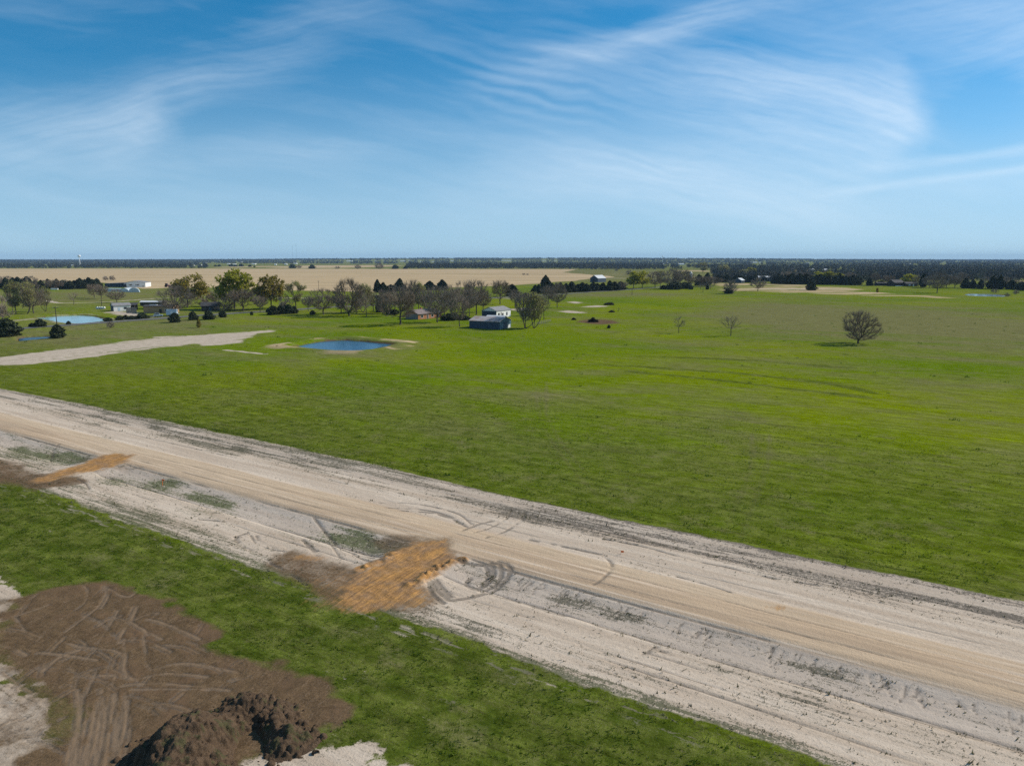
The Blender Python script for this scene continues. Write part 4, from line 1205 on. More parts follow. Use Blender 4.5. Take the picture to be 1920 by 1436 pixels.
# --- around the left farmstead
T('olive', 351, 577, 519.5, 56, 'olive brown leafy tree with leaning dark trunk beside the brown house', var=0, rz=0)
T('bareA', 330, 592, 538.5, 52, 'broad grey bare tree before the tan brick building', var=2)
T('lime', 440, 579, 513.5, 66, 'large yellow green leafy tree, tallest crown left of centre', var=0)
T('bareA', 456, 583, 543, 56, 'purple grey bare tree in front of the large yellow green tree', var=1)
T('bareB', 404, 574, 547, 30, 'bare brown tree left of the large yellow green tree', var=0)
T('shrub', 423, 583, 561, 34, 'dark purple bare thicket beside the brown house', var=1)
T('olive', 509, 580, 521.5, 46, 'tall half leafed olive tree above the dark cedar bushes', var=1)
T('bareB', 493, 580, 540, 20, 'slender bare tree just left of the half leafed olive tree', var=1)
T('bud', 555, 577, 533, 36, 'small olive budding tree at the right end of the cedar bushes', var=0)
for k, (x, b, t_, w, lb) in enumerate(((328, 604.5, 587, 20, 'dark round cedar on the roadside in front of the pale blue trailer'), (362, 600, 584.5, 15, 'dark round cedar on the roadside below the leaning olive tree'),
                                      (391, 599, 583, 21, 'dark broad cedar on the roadside in front of the brown house'), (418, 595, 582, 13, 'dark cedar on the roadside right of the brown house'),
                                      (472, 591, 584, 6, 'small dark cedar bush by the roadside below the purple grey tree'))):
    T('cedarball', x, b, t_, w, lb, 'cedars along the asphalt road', k)
T('sapling', 373, 614.5, 599, 7, 'thin green sapling alone on the grass below the roadside cedars')
for k, (x, b, t_, w) in enumerate(((512, 590, 574, 22), (526, 589, 573, 18), (541, 588.5, 571, 16), (552, 588, 574, 12))):
    T('cedarball', x, b, t_, w, ('leftmost', 'second from left', 'third from left', 'rightmost')[k] + ' of the dark cedar bushes clustered under the olive trees', 'cedar bushes under the olive trees', k)
# --- centre
T('bareA', 606.5, 590, 543.5, 48, 'thin branched bare tree left of the big brown oak, near the utility pole', var=0)
T('hedge', 586, 590, 582, 9, 'small dark shrub at the foot of the thin branched bare tree', var=0)
T('dome', 654.5, 592.5, 526.5, 56, 'big brown bare oak with thick trunk in the middle of the tree row', var=0, rz=2.5)
T('bud', 682, 586, 537, 36, 'fresh green budding tree just right of the big brown oak', var=1)
T('sparse', 687, 594, 551, 22, 'thin trunked tree in front of the fresh green budding tree', var=1)
T('bareB', 668, 588, 556, 20, 'slim bare tree behind the big brown oak', var=2)
T('bareB', 718, 588, 545, 30, 'grey bare tree left of the large dark bare tree', var=0)
T('hedge', 712, 586, 565, 14, 'dark ivy covered stump tree left of the farmhouse', var=1)
T('bareA', 750.5, 609, 546.5, 64, 'large dark bare tree standing foremost left of the brick farmhouse', var=1)
T('bareB', 741, 588, 538, 34, 'tall bare tree just behind the large dark bare tree', 'trees behind the farmhouse', 1)
T('bareB', 773, 583, 527.5, 34, 'tallest grey bare tree rising behind the farmhouse roof', 'trees behind the farmhouse', 2)
T('bud', 785, 582, 535, 26, 'faintly green bare tree behind the farmhouse roof', 'trees behind the farmhouse', 0)
T('bareB', 806, 583, 545, 22, 'slim grey bare tree behind the right end of the farmhouse', 'trees behind the farmhouse', 0)
T('bareA', 820, 604.5, 540, 48, 'dark bare tree at the right corner of the brick farmhouse', var=2)
T('bareA', 861.5, 612.5, 543, 38, 'dark bare tree with slanting trunk just left of the blue barn', var=0)
T('bareB', 893, 590, 529, 44, 'tall grey bare tree behind the left end of the blue barn', var=1)
T('bareB', 868, 590, 530, 34, 'tall grey bare tree between the farmhouse and the barn', var=2)
T('bareB', 846, 594, 538, 34, 'grey bare tree behind the yard hedge right of the farmhouse', var=0)
T('hedge', 843, 600.5, 588, 30, 'dark yard hedge between the farmhouse and the blue barn', var=0)
T('bareA', 937.7, 570.5, 526, 37, 'rose grey bare tree behind the white house', var=1)
T('multi', 984.5, 615.5, 550, 44, 'grey many stemmed bare tree just right of the blue barn', var=0)
T('bud', 1001, 615.5, 553, 40, 'green tinged many stemmed tree, right of the pair beside the blue barn', var=2)
T('sparse', 1020, 599.5, 556, 22, 'slim bare tree at the right end of the barn yard', var=0)
T('bareA', 1044.5, 577, 533, 31, 'grey bare tree standing at the left end of the cedar row', var=2)
T('bareB', 1028, 570, 537, 30, 'grey bare tree leaning on the dark cedars behind the barn yard', var=0)
for kind, x, b, t_, w, lb in (('bareB', 640, 587, 552, 30, 'hazy grey bare tree between the thin branched tree and the big brown oak'), ('bareB', 700, 584, 548, 28, 'hazy grey bare tree right of the fresh green budding tree'),
                              ('bareA', 760, 581, 541, 32, 'broad hazy bare tree above the left gable of the farmhouse'), ('bareB', 797, 586, 546, 28, 'slim hazy bare tree over the farmhouse ridge'),
                              ('bareA', 833, 592, 546, 36, 'broad bare tree behind the yard hedge'), ('bareB', 880, 593, 545, 30, 'slim bare tree directly behind the blue barn'),
                              ('bareB', 906, 585, 548, 30, 'slim bare tree left of the white house gable'), ('multi', 726, 593, 559, 30, 'many stemmed bare thicket left of the large dark bare tree'),
                              ('bareB', 966, 577, 545, 26, 'slim bare tree right of the white house roof'), ('multi', 1012, 592, 552, 28, 'bare thicket behind the green tinged tree by the barn'),
                              ('bareB', 488, 585, 556, 28, 'slim bare tree left of the clustered cedar bushes'), ('bareB', 578, 584, 556, 22, 'slim bare tree right of the small olive tree'),
                              ('shrub', 531, 586, 560, 30, 'bare brushy growth rising over the clustered cedar bushes'), ('shrub', 385, 575, 556, 30, 'bare brushy growth behind the brown house'),
                              ('hedge', 735, 590, 580, 20, 'low dark undergrowth left of the farmhouse'), ('hedge', 872, 600, 592, 18, 'low dark undergrowth just left of the blue barn')):
    T(kind, x, b, t_, w, lb, 'bare trees around the farmhouse')
# --- cedars at the hay field edge
for x, b, t_, w, lb in ((708, 548.6, 525, 14, 'dark ragged cedar at the hay field edge, leftmost of its group'), (719, 548.5, 530, 15, 'second dark cedar from the left at the hay field edge'),
                        (733, 548, 534, 22, 'low dark cedar in the middle of the hay field edge group'), (750, 546, 523, 20, 'tall dark cedar at the right of the hay field edge group'),
                        (787, 545, 532, 15, 'olive tinged cedar at the hay field edge behind the farmhouse'), (806, 544, 527.5, 21, 'dark conical cedar at the hay field edge, left of the pair'),
                        (829, 544, 525, 21, 'dark conical cedar at the hay field edge, right of the pair'), (960, 555, 534, 26, 'dark spiky cedar right of the rose grey tree'),
                        (985, 557, 549, 12, 'low dark cedar between the spiky cedar and the cedar row'), (1023, 541, 517, 19, 'tall dark cedar rising above the left end of the cedar row')):
    T('cedar', x, b, t_, w, lb, 'cedars at the hay field edge')
ORD = ['first', 'second', 'third', 'fourth', 'fifth', 'sixth', 'seventh', 'eighth', 'ninth', 'tenth', 'eleventh', 'twelfth', 'thirteenth', 'fourteenth', 'fifteenth', 'sixteenth', 'seventeenth', 'eighteenth',
       'nineteenth', 'twentieth', 'twenty-first', 'twenty-second', 'twenty-third', 'twenty-fourth', 'twenty-fifth', 'twenty-sixth', 'twenty-seventh', 'twenty-eighth', 'twenty-ninth', 'thirtieth']
for k in range(17):
    f = k / 16
    T('cedar', 1003 + 158 * f + trnd.uniform(-3, 3), 551.5 - 7.5 * f + trnd.uniform(-.6, .6), 533 - 5.5 * f + trnd.uniform(-3, 3), trnd.uniform(13, 24),
      ORD[k] + ' dark cedar from the left in the row along the road right of the barn', 'cedar row along the road')
# --- trees farther along the road
for kind, x, b, t_, w, lb in (('bareB', 1168, 544, 529, 20, 'low grey bare tree at the right end of the cedar row'), ('shrub', 1157, 543, 530, 16, 'yellowish bare shrub joining the cedar row'),
                              ('lime', 1188, 541.5, 512.5, 30, 'bright yellow green tree, left one of the leafy pair by the far road'), ('lime', 1204, 541, 512, 28, 'bright yellow green tree, right one of the leafy pair by the far road'),
                              ('bareA', 1228, 540, 511, 30, 'grey bare tree right of the bright yellow green pair'), ('bud', 1238, 538, 510, 20, 'greenish bare tree above the bend of the far road'),
                              ('bareA', 1258, 542, 506, 34, 'large grey purple bare tree where the far road ends'), ('bareA', 1276, 541, 506, 36, 'broad grey bare tree right of where the far road ends'),
                              ('bareB', 1296, 539, 515, 28, 'grey bare tree below the white silo'), ('hedge', 1264, 543, 529, 26, 'dark undergrowth bush at the foot of the large grey purple tree'),
                              ('hedge', 1284, 541.5, 530, 24, 'dark undergrowth bush at the foot of the broad grey tree'), ('hedge', 1244, 542, 535, 12, 'small dark bush on the right side of the far road bend'),
                              ('hedge', 1295, 543, 537, 8, 'small dark bush on the field edge below the grey trees'), ('cedar', 1310, 536, 515, 16, 'dark cedar right of the white silo'),
                              ('cedar', 1326, 536, 512, 16, 'tall dark cedar in the grove right of the white silo'), ('bareA', 1322, 538, 518, 30, 'grey bare tree in the grove right of the white silo'),
                              ('bareA', 1340, 535, 520, 26, 'grey bare tree at the right end of the grove by the silo'), ('sparse', 1314, 543, 532, 12, 'slim trunked tree at field edge, left of three'),
                              ('cedar', 1326, 543, 532, 6, 'narrow dark cedar at field edge between slim trees'), ('sparse', 1332, 542.5, 531, 14, 'slim trunked tree at field edge, right of three'),
                              ('bud', 1318, 512, 494, 18, 'olive grey tree rising beyond the silo grove'), ('bud', 1356, 514, 498, 18, 'pale olive tree among the far woods above the bushy tree'),
                              ('lime', 1408, 516, 503, 18, 'yellow green tree left of the long blue building'), ('bud', 1396, 519, 506, 18, 'olive tree behind the small blue barn')):
    T(kind, x, b, t_, w, lb, 'trees along the far road')
for k in range(11):
    x = 1348 + k * 6.6
    T('cedar', x + trnd.uniform(-2, 2), 529.5 + trnd.uniform(-.5, .5), 517 + trnd.uniform(-2.5, 2.5), trnd.uniform(10, 17), ORD[k] + ' dark cedar from the left in the grove left of the small blue barn', 'cedars left of the blue barn')
for k in range(24):
    x = 1452 + k * 6.7
    T(('cedar', 'cedar', 'cedarball')[k % 3], x + trnd.uniform(-2, 2), 532 + k * .12 + trnd.uniform(-.5, .5), 515.5 + trnd.uniform(-3, 3.5), trnd.uniform(11, 20),
      ORD[k] + ' dark cedar from the left in the long grove behind the dry strip', 'cedar grove behind the dry strip')
for k, (kind, x, b, t_, w) in enumerate((('bareA', 1478, 530, 510, 26), ('bareA', 1500, 529, 511, 24), ('lime', 1533, 529, 511.5, 24), ('lime', 1555, 530, 511, 24), ('lime', 1573, 530, 514, 20), ('bareA', 1592, 531, 512, 22), ('bareB', 1512, 529, 511, 20))):
    T(kind, x, b, t_, w, ('grey bare tree at the left of the long dark grove', 'second grey bare tree above the long dark grove', 'yellow green tree above the long dark grove, left of three', 'yellow green tree above the long dark grove, middle of three',
                         'yellow green tree above the long dark grove, right of three', 'grey bare tree at the right of the long dark grove', 'slim grey bare tree left of the yellow green three')[k], 'trees above the long dark grove')
rightrow = [('bareA', 1640, 535, 512, 20), ('hedge', 1652, 535.5, 527, 14), ('bareA', 1664, 535, 516, 18), ('cedar', 1630, 536, 522, 12), ('lime', 1706, 535, 516, 26), ('bareA', 1722, 538, 518, 22), ('cedar', 1730, 539, 513, 12), ('bareA', 1742, 540, 519, 24),
            ('bareA', 1774, 540, 516, 26), ('bareB', 1790, 540.5, 520, 22), ('bareA', 1801, 539, 512, 22), ('cedar', 1810, 541, 522, 14), ('cedar', 1823, 541, 525, 13), ('cedar', 1838, 542, 525, 11), ('bareA', 1848, 541, 520, 22), ('cedar', 1861, 542, 518, 20),
            ('cedar', 1874, 542.5, 517, 20), ('bareA', 1884, 541, 520, 22), ('cedarball', 1896, 543, 526, 18), ('bareA', 1903, 542, 524, 20), ('cedarball', 1914, 544, 529, 20), ('cedar', 1932, 545, 522, 24), ('bareA', 1950, 545, 522, 26)]
gl = dict(bareA='grey bare tree', bareB='slim grey bare tree', cedar='dark pointed cedar', cedarball='dark round cedar', lime='green leafy tree', hedge='low dark bush')
cnt = {}
for kind, x, b, t_, w in rightrow:
    cnt[kind] = cnt.get(kind, 0) + 1
    T(kind, x, b, t_, w, ORD[cnt[kind] - 1] + ' ' + gl[kind] + ' from left in the tree line behind the far right pond', 'tree line behind the far right pond')
for k, (x, w, t_) in enumerate(((1653, 8, 508.5), (1663, 8, 508.5), (1685, 9, 509), (1694, 8, 509.5), (1704, 6.5, 509.5))):
    T('cedarball', x, 515.5, t_, w, ORD[k] + ' small round cedar from the left in the pale pasture beyond the dark roofed house', 'round cedars in the far pasture')
# --- cedar grove on the far left
for k in range(24):
    x = -6 + k * 8.2
    b = 542 - (k > 17) * 1.0
    tp = (521 if k < 9 else 524) + trnd.uniform(-3, 3) + (k in (12, 17)) * 2
    kind = 'bareA' if k in (1, 3, 6, 8, 11, 13, 16) else 'cedar'
    T(kind, x + trnd.uniform(-2, 2), b + trnd.uniform(-1, 1), tp, trnd.uniform(13, 23), ORD[k] + (' tree of the far left grove, a grey bare one' if kind == 'bareA' else ' tree of the far left grove, a dark cedar'), 'far left grove')
# --- scattered trees beyond the hay
for k, (kind, x, b, w) in enumerate((('cedarball', 404, 500, 5), ('cedarball', 411, 500, 6), ('cedarball', 434, 500, 8), ('cedarball', 442, 500, 6), ('cedarball', 452, 500, 8), ('cedarball', 469, 500.5, 6), ('cedarball', 477, 501, 4),
                                    ('cedarball', 548, 503, 12), ('shrub', 561, 503, 8), ('cedarball', 585, 504, 12), ('shrub', 633, 504.5, 8), ('shrub', 671, 504.5, 12), ('shrub', 711, 504.5, 16), ('cedarball', 741, 504.5, 12), ('cedarball', 760, 504.5, 8))):
    T(kind, x, b, b - w * .62, w, ORD[k] + (' bush from the left along the far edge of the hay field'), 'bushes beyond the hay field')
for x, b, w, lb in ((982, 516, 5, 'left one of two tiny shrubs inside the hay field above the cedar row'), (989, 516, 4, 'right one of two tiny shrubs inside the hay field above the cedar row'), (1156, 508.5, 6, 'tiny shrub on the pale pasture right of the far grey barn'), (1180, 516.5, 12, 'small dark bush behind the bright yellow green pair')):
    T('shrub', x, b, b - w * .7, w, lb)
T('shrub', 1864, 553, 545, 12, 'small bare bush on the far bank of the far right pond', var=0)
T('shrub', 1888, 556, 550, 10, 'small dark bush at the right tip of the far right pond', var=1)
T('shrub', 1905, 552, 544, 10, 'bare bush standing right of the far right pond', var=0)


FARB = [(72, 497.5, 3, 2), (98, 495.7, 5, 1.5), (147, 497.2, 4, 1.6), (135, 497.2, 3, 1.4), (360, 498, 6, 1.6), (376, 497.5, 4, 1.8), (384, 493, 5, 1.2), (428, 495, 5, 1.4), (438, 495.5, 7, 1.4), (452, 491.5, 4, 1.4), (475, 495, 7, 1.2), (516, 496, 4, 1.2), (535, 495.5, 5, 1.2),
        (553, 494, 6, 1.6), (564, 490.5, 3, 1.6), (655, 489.5, 11, 1.6), (704, 490, 3, 1.6), (720, 489, 2.5, 1.6), (755, 489.5, 10, 1.6), (767, 489, 3, 1.6), (789, 490.5, 4, 1.6), (812, 490.5, 6, 1), (848, 489, 6, 1.6), (950, 488.6, 18, 1), (1020, 488.4, 6, 1), (1041, 488.4, 5, 1),
        (1220, 495, 3, 2.5), (1243, 495, 6, 1), (1252, 494.5, 2.5, 2.6), (1277, 495.5, 11, 2.4), (1413, 492, 13, 1.6), (1427, 492, 5, 1.4), (1515, 493, 5, 1.6), (1487, 507, 5, 2.6), (1523, 506.5, 7, 1.8), (1548, 507, 8, 1.6), (1566, 507, 4, 1.4), (1590, 507.5, 6, 1.4), (1707, 495, 8, 1.8), (1758, 492.6, 9, 2), (1632, 508.5, 7, 1.4)]

# ------------------------------------------------------------------ far woods: one mass to the horizon
def far_woods(name, n, mat, seed, ymax=23000, lo=960):
    r = np.random.default_rng(seed)
    d = np.exp(r.uniform(math.log(lo), math.log(ymax), n * 6))
    a = np.radians(r.uniform(-46, 46, n * 6))
    x, y = d * np.sin(a), d * np.cos(a)
    f = fbm(x / 520 + 40, y / 620, 4, 301)
    dens = sst(f, 0.42, 0.52) * 1.0 + sst(y, 5000, 8000) * 0.8
    # the photograph's clearings: pasture beyond the hay, open strips on the right
    z = 0
    u = 960 + F * x / np.maximum(y, 1); vv = 485.5 + F * HC / np.maximum(y, 1)
    hay = sdist(x, y, HAY, 60) > -25
    clear = (u > 395) & (u < 765) & (vv > 494.5)
    clear |= (u > 1040) & (u < 1330) & (vv > 505.5)
    left = (u < 400) & (vv < 503) 
    mid = (u > 755) & (u < 1245) & (vv < 505)
    right = (u >= 1245) & (vv < 515)
    edge = (u > 1335) & (u < 2000) & (vv < 527)
    dens = np.where(left, np.maximum(dens, .95), dens); dens = np.where(mid, np.maximum(dens, .9), dens)
    dens = np.where(right, dens * .72 + .12, dens); dens = np.where((u > 1325) & (vv >= 500) & (vv < 527), np.maximum(dens, .50) * .8, dens)
    p = (r.random(n * 6) < dens) & ~hay & ~clear & (left | mid | right | edge | (vv < 500))
    for (cx, cy, rx, ry) in ((1540, 509, 52, 2.6), (1705, 510.5, 48, 2.4), (1870, 511, 42, 2.4), (1350, 519, 50, 2.2), (640, 499, 140, 3), (1300, 508, 40, 2), (900, 497, 60, 1.2), (1290, 497, 30, 1.1), (1600, 505, 30, .9)):
        p &= (((u - cx) / rx) ** 2 + ((vv - cy) / ry) ** 2) > 1
    for (ux, uy, uw, uh) in FARB:
        p &= ~((np.abs(u - ux) < uw * .5 + 1.2) & (vv > uy + .6) & (vv < uy + 7))
    x, y, d = x[p][:n], y[p][:n], d[p][:n]
    m = len(x)
    zz = height(x, y)
    H = r.uniform(7, 14, m) * (1 + 0.15 * (d > 6000)); W = r.uniform(7, 13, m) * np.where(d > 5000, 1 + (d - 5000) / 5000, 1)
    k = np.where(d < 1900, 90, np.where(d < 3500, 34, np.where(d < 8000, 14, 7)))
    idx = np.repeat(np.arange(m), k)
    q = r.normal(size=(len(idx), 3)); q /= np.linalg.norm(q, axis=1, keepdims=True)
    q *= (r.random(len(idx)) ** .4)[:, None]
    q *= (.7 + .6 * fbm(q[:, 0] * 2 + idx * 3.7, q[:, 2] * 2, 2, 9))[:, None]
    P = np.c_[x[idx] + q[:, 0] * W[idx] * .5, y[idx] + q[:, 1] * W[idx] * .5, zz[idx] + H[idx] * (.5 + .5 * q[:, 2])]
    size = W[idx] * np.where(d[idx] < 1900, .075, np.where(d[idx] < 3500, .125, np.where(d[idx] < 8000, .2, .30)))
    V, Qd = clumps(P, size, r, .2)
    me = fast_mesh(name, V, Qd); me.materials.append(mat)
    tint = np.repeat(np.clip(r.normal(.55, .35 - .2 * sst(d, 1500, 4500)), 0, 1), k) * .8 + .2 * r.random(len(idx))
    set_attr(me, 'tint', np.repeat(tint, 4))
    o = link(name, me)
    return tag(o, None, None, None, 'stuff')


tag(far_woods('far_woods', 42000, M['wood_far'], 401), 'dark blue grey woods spreading to the horizon', 'woods')
tag(far_woods('far_budding_woods', 1500, M['wood_far2'], 402, 4200), 'scattered olive budding trees within the distant woods', 'woods')


# ------------------------------------------------------------------ buildings
def base_of(px, py):
    if py > 500:
        x, y = g1(px, py); z = zg(x, y)
        x, y = g1(px, py, z)
        return Vector((x, y, zg(x, y)))
    # far away: walk along the line of sight until it meets the land
    u, v = (px - 960) / F, (718 - py) / F
    dy, dz = math.cos(PITCH) + v * math.sin(PITCH), -math.sin(PITCH) + v * math.cos(PITCH)
    D = np.geomspace(1200, 14000, 1500); X = D * u / dy
    below = np.where(HC + D * dz / dy < height(X, D))[0]
    i = below[0] if len(below) else len(D) - 1
    return Vector((X[i], D[i], zg(X[i], D[i])))


class House:
    """gabled building: local x runs along the ridge from the near corner, y across to the far eave"""
    def __init__(s, name, label, cat, K, ang, L, W, hw, hr, wall, roof, over=0.35, gable_mat=None, group=None):
        s.t = thing(name, label, cat, (K.x, K.y, K.z - 0.1), math.radians(ang), group)
        s.L, s.W, s.hw, s.hr = L, W, hw, hr
        MB().prismx([(0, -0.3), (W, -0.3), (W, hw), (W / 2, hr), (0, hw)], 0, L).build('wall', wall, s.t)
        k = (hr - hw) / (W / 2); o = over; th = 0.16
        MB().prismx([(-o, hw - k * o + .03), (W / 2, hr + .03), (W + o, hw - k * o + .03), (W + o, hw - k * o + .03 + th), (W / 2, hr + .03 + th), (-o, hw - k * o + .03 + th)], -o, L + o).build('roof', roof, s.t)
        if gable_mat:
            MB().prismx([(0.05, -0.25), (W - .05, -0.25), (W - .05, hw - .05), (W / 2, hr - .06), (.05, hw - .05)], L + .004, L + .05).build('gable_panel', gable_mat, s.t)
    def near(s, name, x0, x1, z0, z1, mat, frame=None):
        p = s.t
        if frame:
            f = MB()
            for a in ((x0 - .12, x1 + .12, z0 - .12, z0), (x0 - .12, x1 + .12, z1, z1 + .12), (x0 - .12, x0, z0, z1), (x1, x1 + .12, z0, z1)):
                f.box(a[0], a[1], -.07, -.005, a[2], a[3])
            p = f.build(name + '_frame', frame, s.t)
        MB().box(x0, x1, -.045, -.006, z0, z1).build(name, mat, p)
    def end(s, name, y0, y1, z0, z1, mat):
        MB().box(s.L + .055, s.L + .09, y0, y1, z0, z1).build(name, mat, s.t)
    def left(s, name, y0, y1, z0, z1, mat):
        MB().box(-.05, -.006, y0, y1, z0, z1).build(name, mat, s.t)


# blue barn
A_, B_ = base_of(880, 615.2), base_of(936.5, 618.1)
d = B_ - A_
h = House('barn', 'weathered dark blue metal barn with rusty pale roof at the edge of the green field', 'barn', A_, math.degrees(math.atan2(d.y, d.x)), d.length, 11.5, 3.35, 4.9, M['bluewall'], M['roof_rust'], 0.3, M['bluegreen'])
h.end('sliding_door', 3.6, 7.6, 0.05, 3.0, M['bluewall']); h.end('patch_panel', 8.3, 10.6, .1, 1.6, M['roof_pale'])
f = MB()
for k in range(12): f.box(.6 + k * 1.2, .68 + k * 1.2, -.06, -.004, 0, 3.3)
f.build('wall_batten', M['bluewall'], h.t)
# low shed behind the barn
S_ = base_of(912, 603.5)
h = House('tool_shed', 'low pale roofed shed squeezed between the blue barn and the white house', 'shed', S_, -22, 9.0, 4.0, 2.5, 3.1, M['greywood'], M['roof_pale'])
h.near('door', 3.5, 4.6, 0, 2.0, M['darkwood'])
# white house
K = base_of(931, 596.6)
h = House('white_house', 'white walled house with grey gable roof behind the blue barn', 'house', K, 59, 14.0, 9.0, 3.7, 5.4, M['white'], M['roof_grey'])
h.near('window', 1.5, 3.0, 1.1, 2.5, M['glass'], M['steel']); h.near('door', 5.6, 6.7, .1, 2.3, M['glass'], M['greywood']); h.near('window', 9.6, 10.7, 1.0, 2.6, M['glass'], M['steel'])
h.near('wall_panel', 4.0, 5.2, .2, 2.9, M['roof_grey'])
h.left('gable_shade', .1, 8.9, 0, 3.6, M['bluewall'])  # dark blue sheet paints the shade on the white gable
# brick farmhouse
K = base_of(784, 599.5)
h = House('brick_farmhouse', 'orange brick farmhouse with pinkish shingle roof between the bare trees', 'house', K, 52, 17.0, 9.0, 2.9, 4.7, M['brick'], M['roof_shingle'], .5)
h.near('window', 2.0, 3.6, 1.0, 2.2, M['glass'], M['white']); h.near('door', 6.3, 7.3, .1, 2.2, M['darkwood'], M['white']); h.near('window', 9.5, 11.0, 1.0, 2.2, M['glass'], M['white']); h.near('window', 13.5, 15, 1.0, 2.2, M['glass'], M['white'])
h.left('gable_shade', .1, 8.9, 0, 2.8, M['greywood'])  # grey sheet paints the shaded end of the brick house
MB().box(7, 7.9, 4.9, 5.7, 3.5, 5.7).build('chimney', M['brick'], h.t)
# left farmstead: grey shed with open lean-to
K = base_of(213.5, 583.8)
h = House('grey_shed', 'grey roofed shed with dark front and white right wall near the teal pond', 'shed', K, 40, 9.0, 7.5, 3.3, 4.6, M['white'], M['roof_grey'], .4)
h.left('shed_front', .05, 7.45, 0, 3.2, M['bluewall']); h.near('door', 2.2, 3.4, 0, 2.1, M['paleblue']); h.near('window', 5.5, 6.8, 1.2, 2.2, M['glass'], M['greywood'])
K = base_of(226, 582.5)
t = thing('open_shed', 'open fronted dark shed with sloping roof right of the grey shed', 'shed', (K.x, K.y, K.z), math.radians(12))
MB().box(0, 8, 5.4, 5.6, 0, 3.6).box(0, .2, 0, 5.4, 0, 3.0).build('wall', M['darkwood'], t)
MB().prismx([(-.5, 3.0), (6, 4.1), (6, 4.3), (-.5, 3.2)], -.4, 8.6).build('roof', M['roof_dark'], t)
for x in (.3, 4, 7.8): MB().tube((x, .1, 0), (x, .1, 3.1), .12, .12).build('post', M['greywood'], t)
K = base_of(237, 587)
t = thing('plank_fence', 'tall grey plank fence between the open shed and the tan brick building', 'fence', (K.x, K.y, K.z), math.radians(-3))
f = MB()
for k in range(24): f.box(k * .25, k * .25 + .2, 0, .05, 0, 3.1 + .12 * ((k * 5) % 3))
f.build('planks', M['greywood'], t); MB().box(0, 6, .06, .14, .7, .85).box(0, 6, .06, .14, 2.3, 2.45).build('rail', M['darkwood'], t)
K = base_of(269.5, 587.6)
h = House('tan_brick_building', 'tan brick building with low dark roof beside the parked white car', 'building', K, 6, 16.0, 9.0, 3.9, 4.5, M['brick_tan'], M['roof_dark'], .5)
h.left('side_wall', .05, 8.95, 0, 3.8, M['greywood']); h.near('door', 8.5, 9.6, .1, 2.3, M['darkwood'], M['darkwood']); h.near('window', 11.5, 13, 1.1, 2.3, M['glass'], M['white'])
MB().box(2.5, 6.5, 2.2, 3.6, 4.25, 4.75).build('roof_unit', M['roof_pale'], h.t)
K = base_of(263, 573.5)
h = House('long_white_shed', 'long low pale roofed shed behind the tan brick building', 'shed', K, 3, 15.0, 5.0, 2.4, 3.2, M['darkwood'], M['roof_pale'], .4)
h.near('opening_shade', 2, 12, 0.1, 2.0, M['glass'])  # dark slab on the wall stands in for a shaded open front
K = base_of(378, 583.5)
h = House('brown_house', 'dark brown shaded house among the trees left of the yellow green tree', 'house', K, 18, 9.5, 8.0, 3.1, 5.0, M['darkwood'], M['roof_dark'], .5)
h.near('window', 1.2, 2.4, 1, 2.2, M['glass'], M['greywood']); h.near('door', 4.2, 5.2, .1, 2.2, M['bluewall'], M['greywood']); h.near('window', 6.6, 8, 1, 2.2, M['glass'], M['greywood'])
# white metal building across the lane
K = base_of(237.5, 538.8)
h = House('white_metal_building', 'large white gabled metal building with four dark windows by the hay field', 'building', K, 100, 24.0, 9.0, 4.8, 6.4, M['white'], M['roof_grey'], .3) if False else None
P0, P1 = base_of(237.5, 538.8), base_of(269, 538.8)
wG = (P1 - P0).length
t = thing('white_metal_building', 'large white gabled metal building with dark windows by the hay field', 'building', (P0.x, P0.y, P0.z - .1), math.radians(13))
MB().prism([(0, -.3), (wG, -.3), (wG, 4.9), (wG * .36, 6.6), (0, 5.2)], 0, 24).build('wall', M['white'], t)
MB().prism([(-.4, 5.25), (wG * .36, 6.66), (wG + .4, 4.9), (wG + .4, 5.1), (wG * .36, 6.86), (-.4, 5.45)], -.3, 24.3).build('roof', M['roof_grey'], t)
MB().box(-.06, -.005, .2, 23.8, 0, 4.9).build('side_shade', M['darkwood'], t)  # dark sheet stands in for shade along the white side wall
for k in (2.2, 3.5, 4.8, 8.9, 10.3, 11.6): MB().box(k, k + .9, -.05, -.005, 2.0, 3.3).build('window', M['glass'], t)
MB().box(wG - 2.9, wG - 2.1, -.05, -.005, 0, 1.9).build('door', M['darkwood'], t)
MB().prism([(-23, -.3), (-4, -.3), (-4, 4.6), (-23, 3.9)], 6, 17).build('wing_wall', M['bluewall'], t)
MB().prism([(-23.4, 4.0), (-3.6, 4.7), (-3.6, 4.9), (-23.4, 4.2)], 5.6, 11.5).prism([(-23.4, 4.0), (-3.6, 4.7), (-3.6, 4.9), (-23.4, 4.2)], 11.5, 17.4).build('wing_roof', M['roof_grey'], t)
MB().box(-4, -.1, 2, 6, 4.1, 4.3).build('awning', M['roof_grey'], t)
# hoop house
P0 = base_of(241, 548)
t = thing('hoop_house', 'pale translucent hoop greenhouse before the white metal building', 'greenhouse', (P0.x, P0.y, P0.z), math.radians(12))
R_ = 4.6
prof = [(R_ + R_ * math.cos(math.pi * k / 12), R_ * .9 * math.sin(math.pi * k / 12)) for k in range(13)]
MB().prism(prof, 0, 2.2).build('end_bay', M['hoop'], t)
MB().prism([(p[0] * .92 + .3 - 13, p[1] * .85) if 0 else (p[0] * .95 - 9.2, p[1] * .85) for p in prof], 3, 24).build('cover', M['hoop'], t)
MB().prism([(-23, 0), (-9, 0), (-9, 2.6), (-23, 2.9)], 14, 24).build('side_bay', M['hoop'], t)
f = MB()
for k in range(4): f.box(1.2 + 2.1 * k, 1.3 + 2.1 * k, -.05, -.004, 0.0, 3.0)
f.build('end_frame', M['steel'], t)
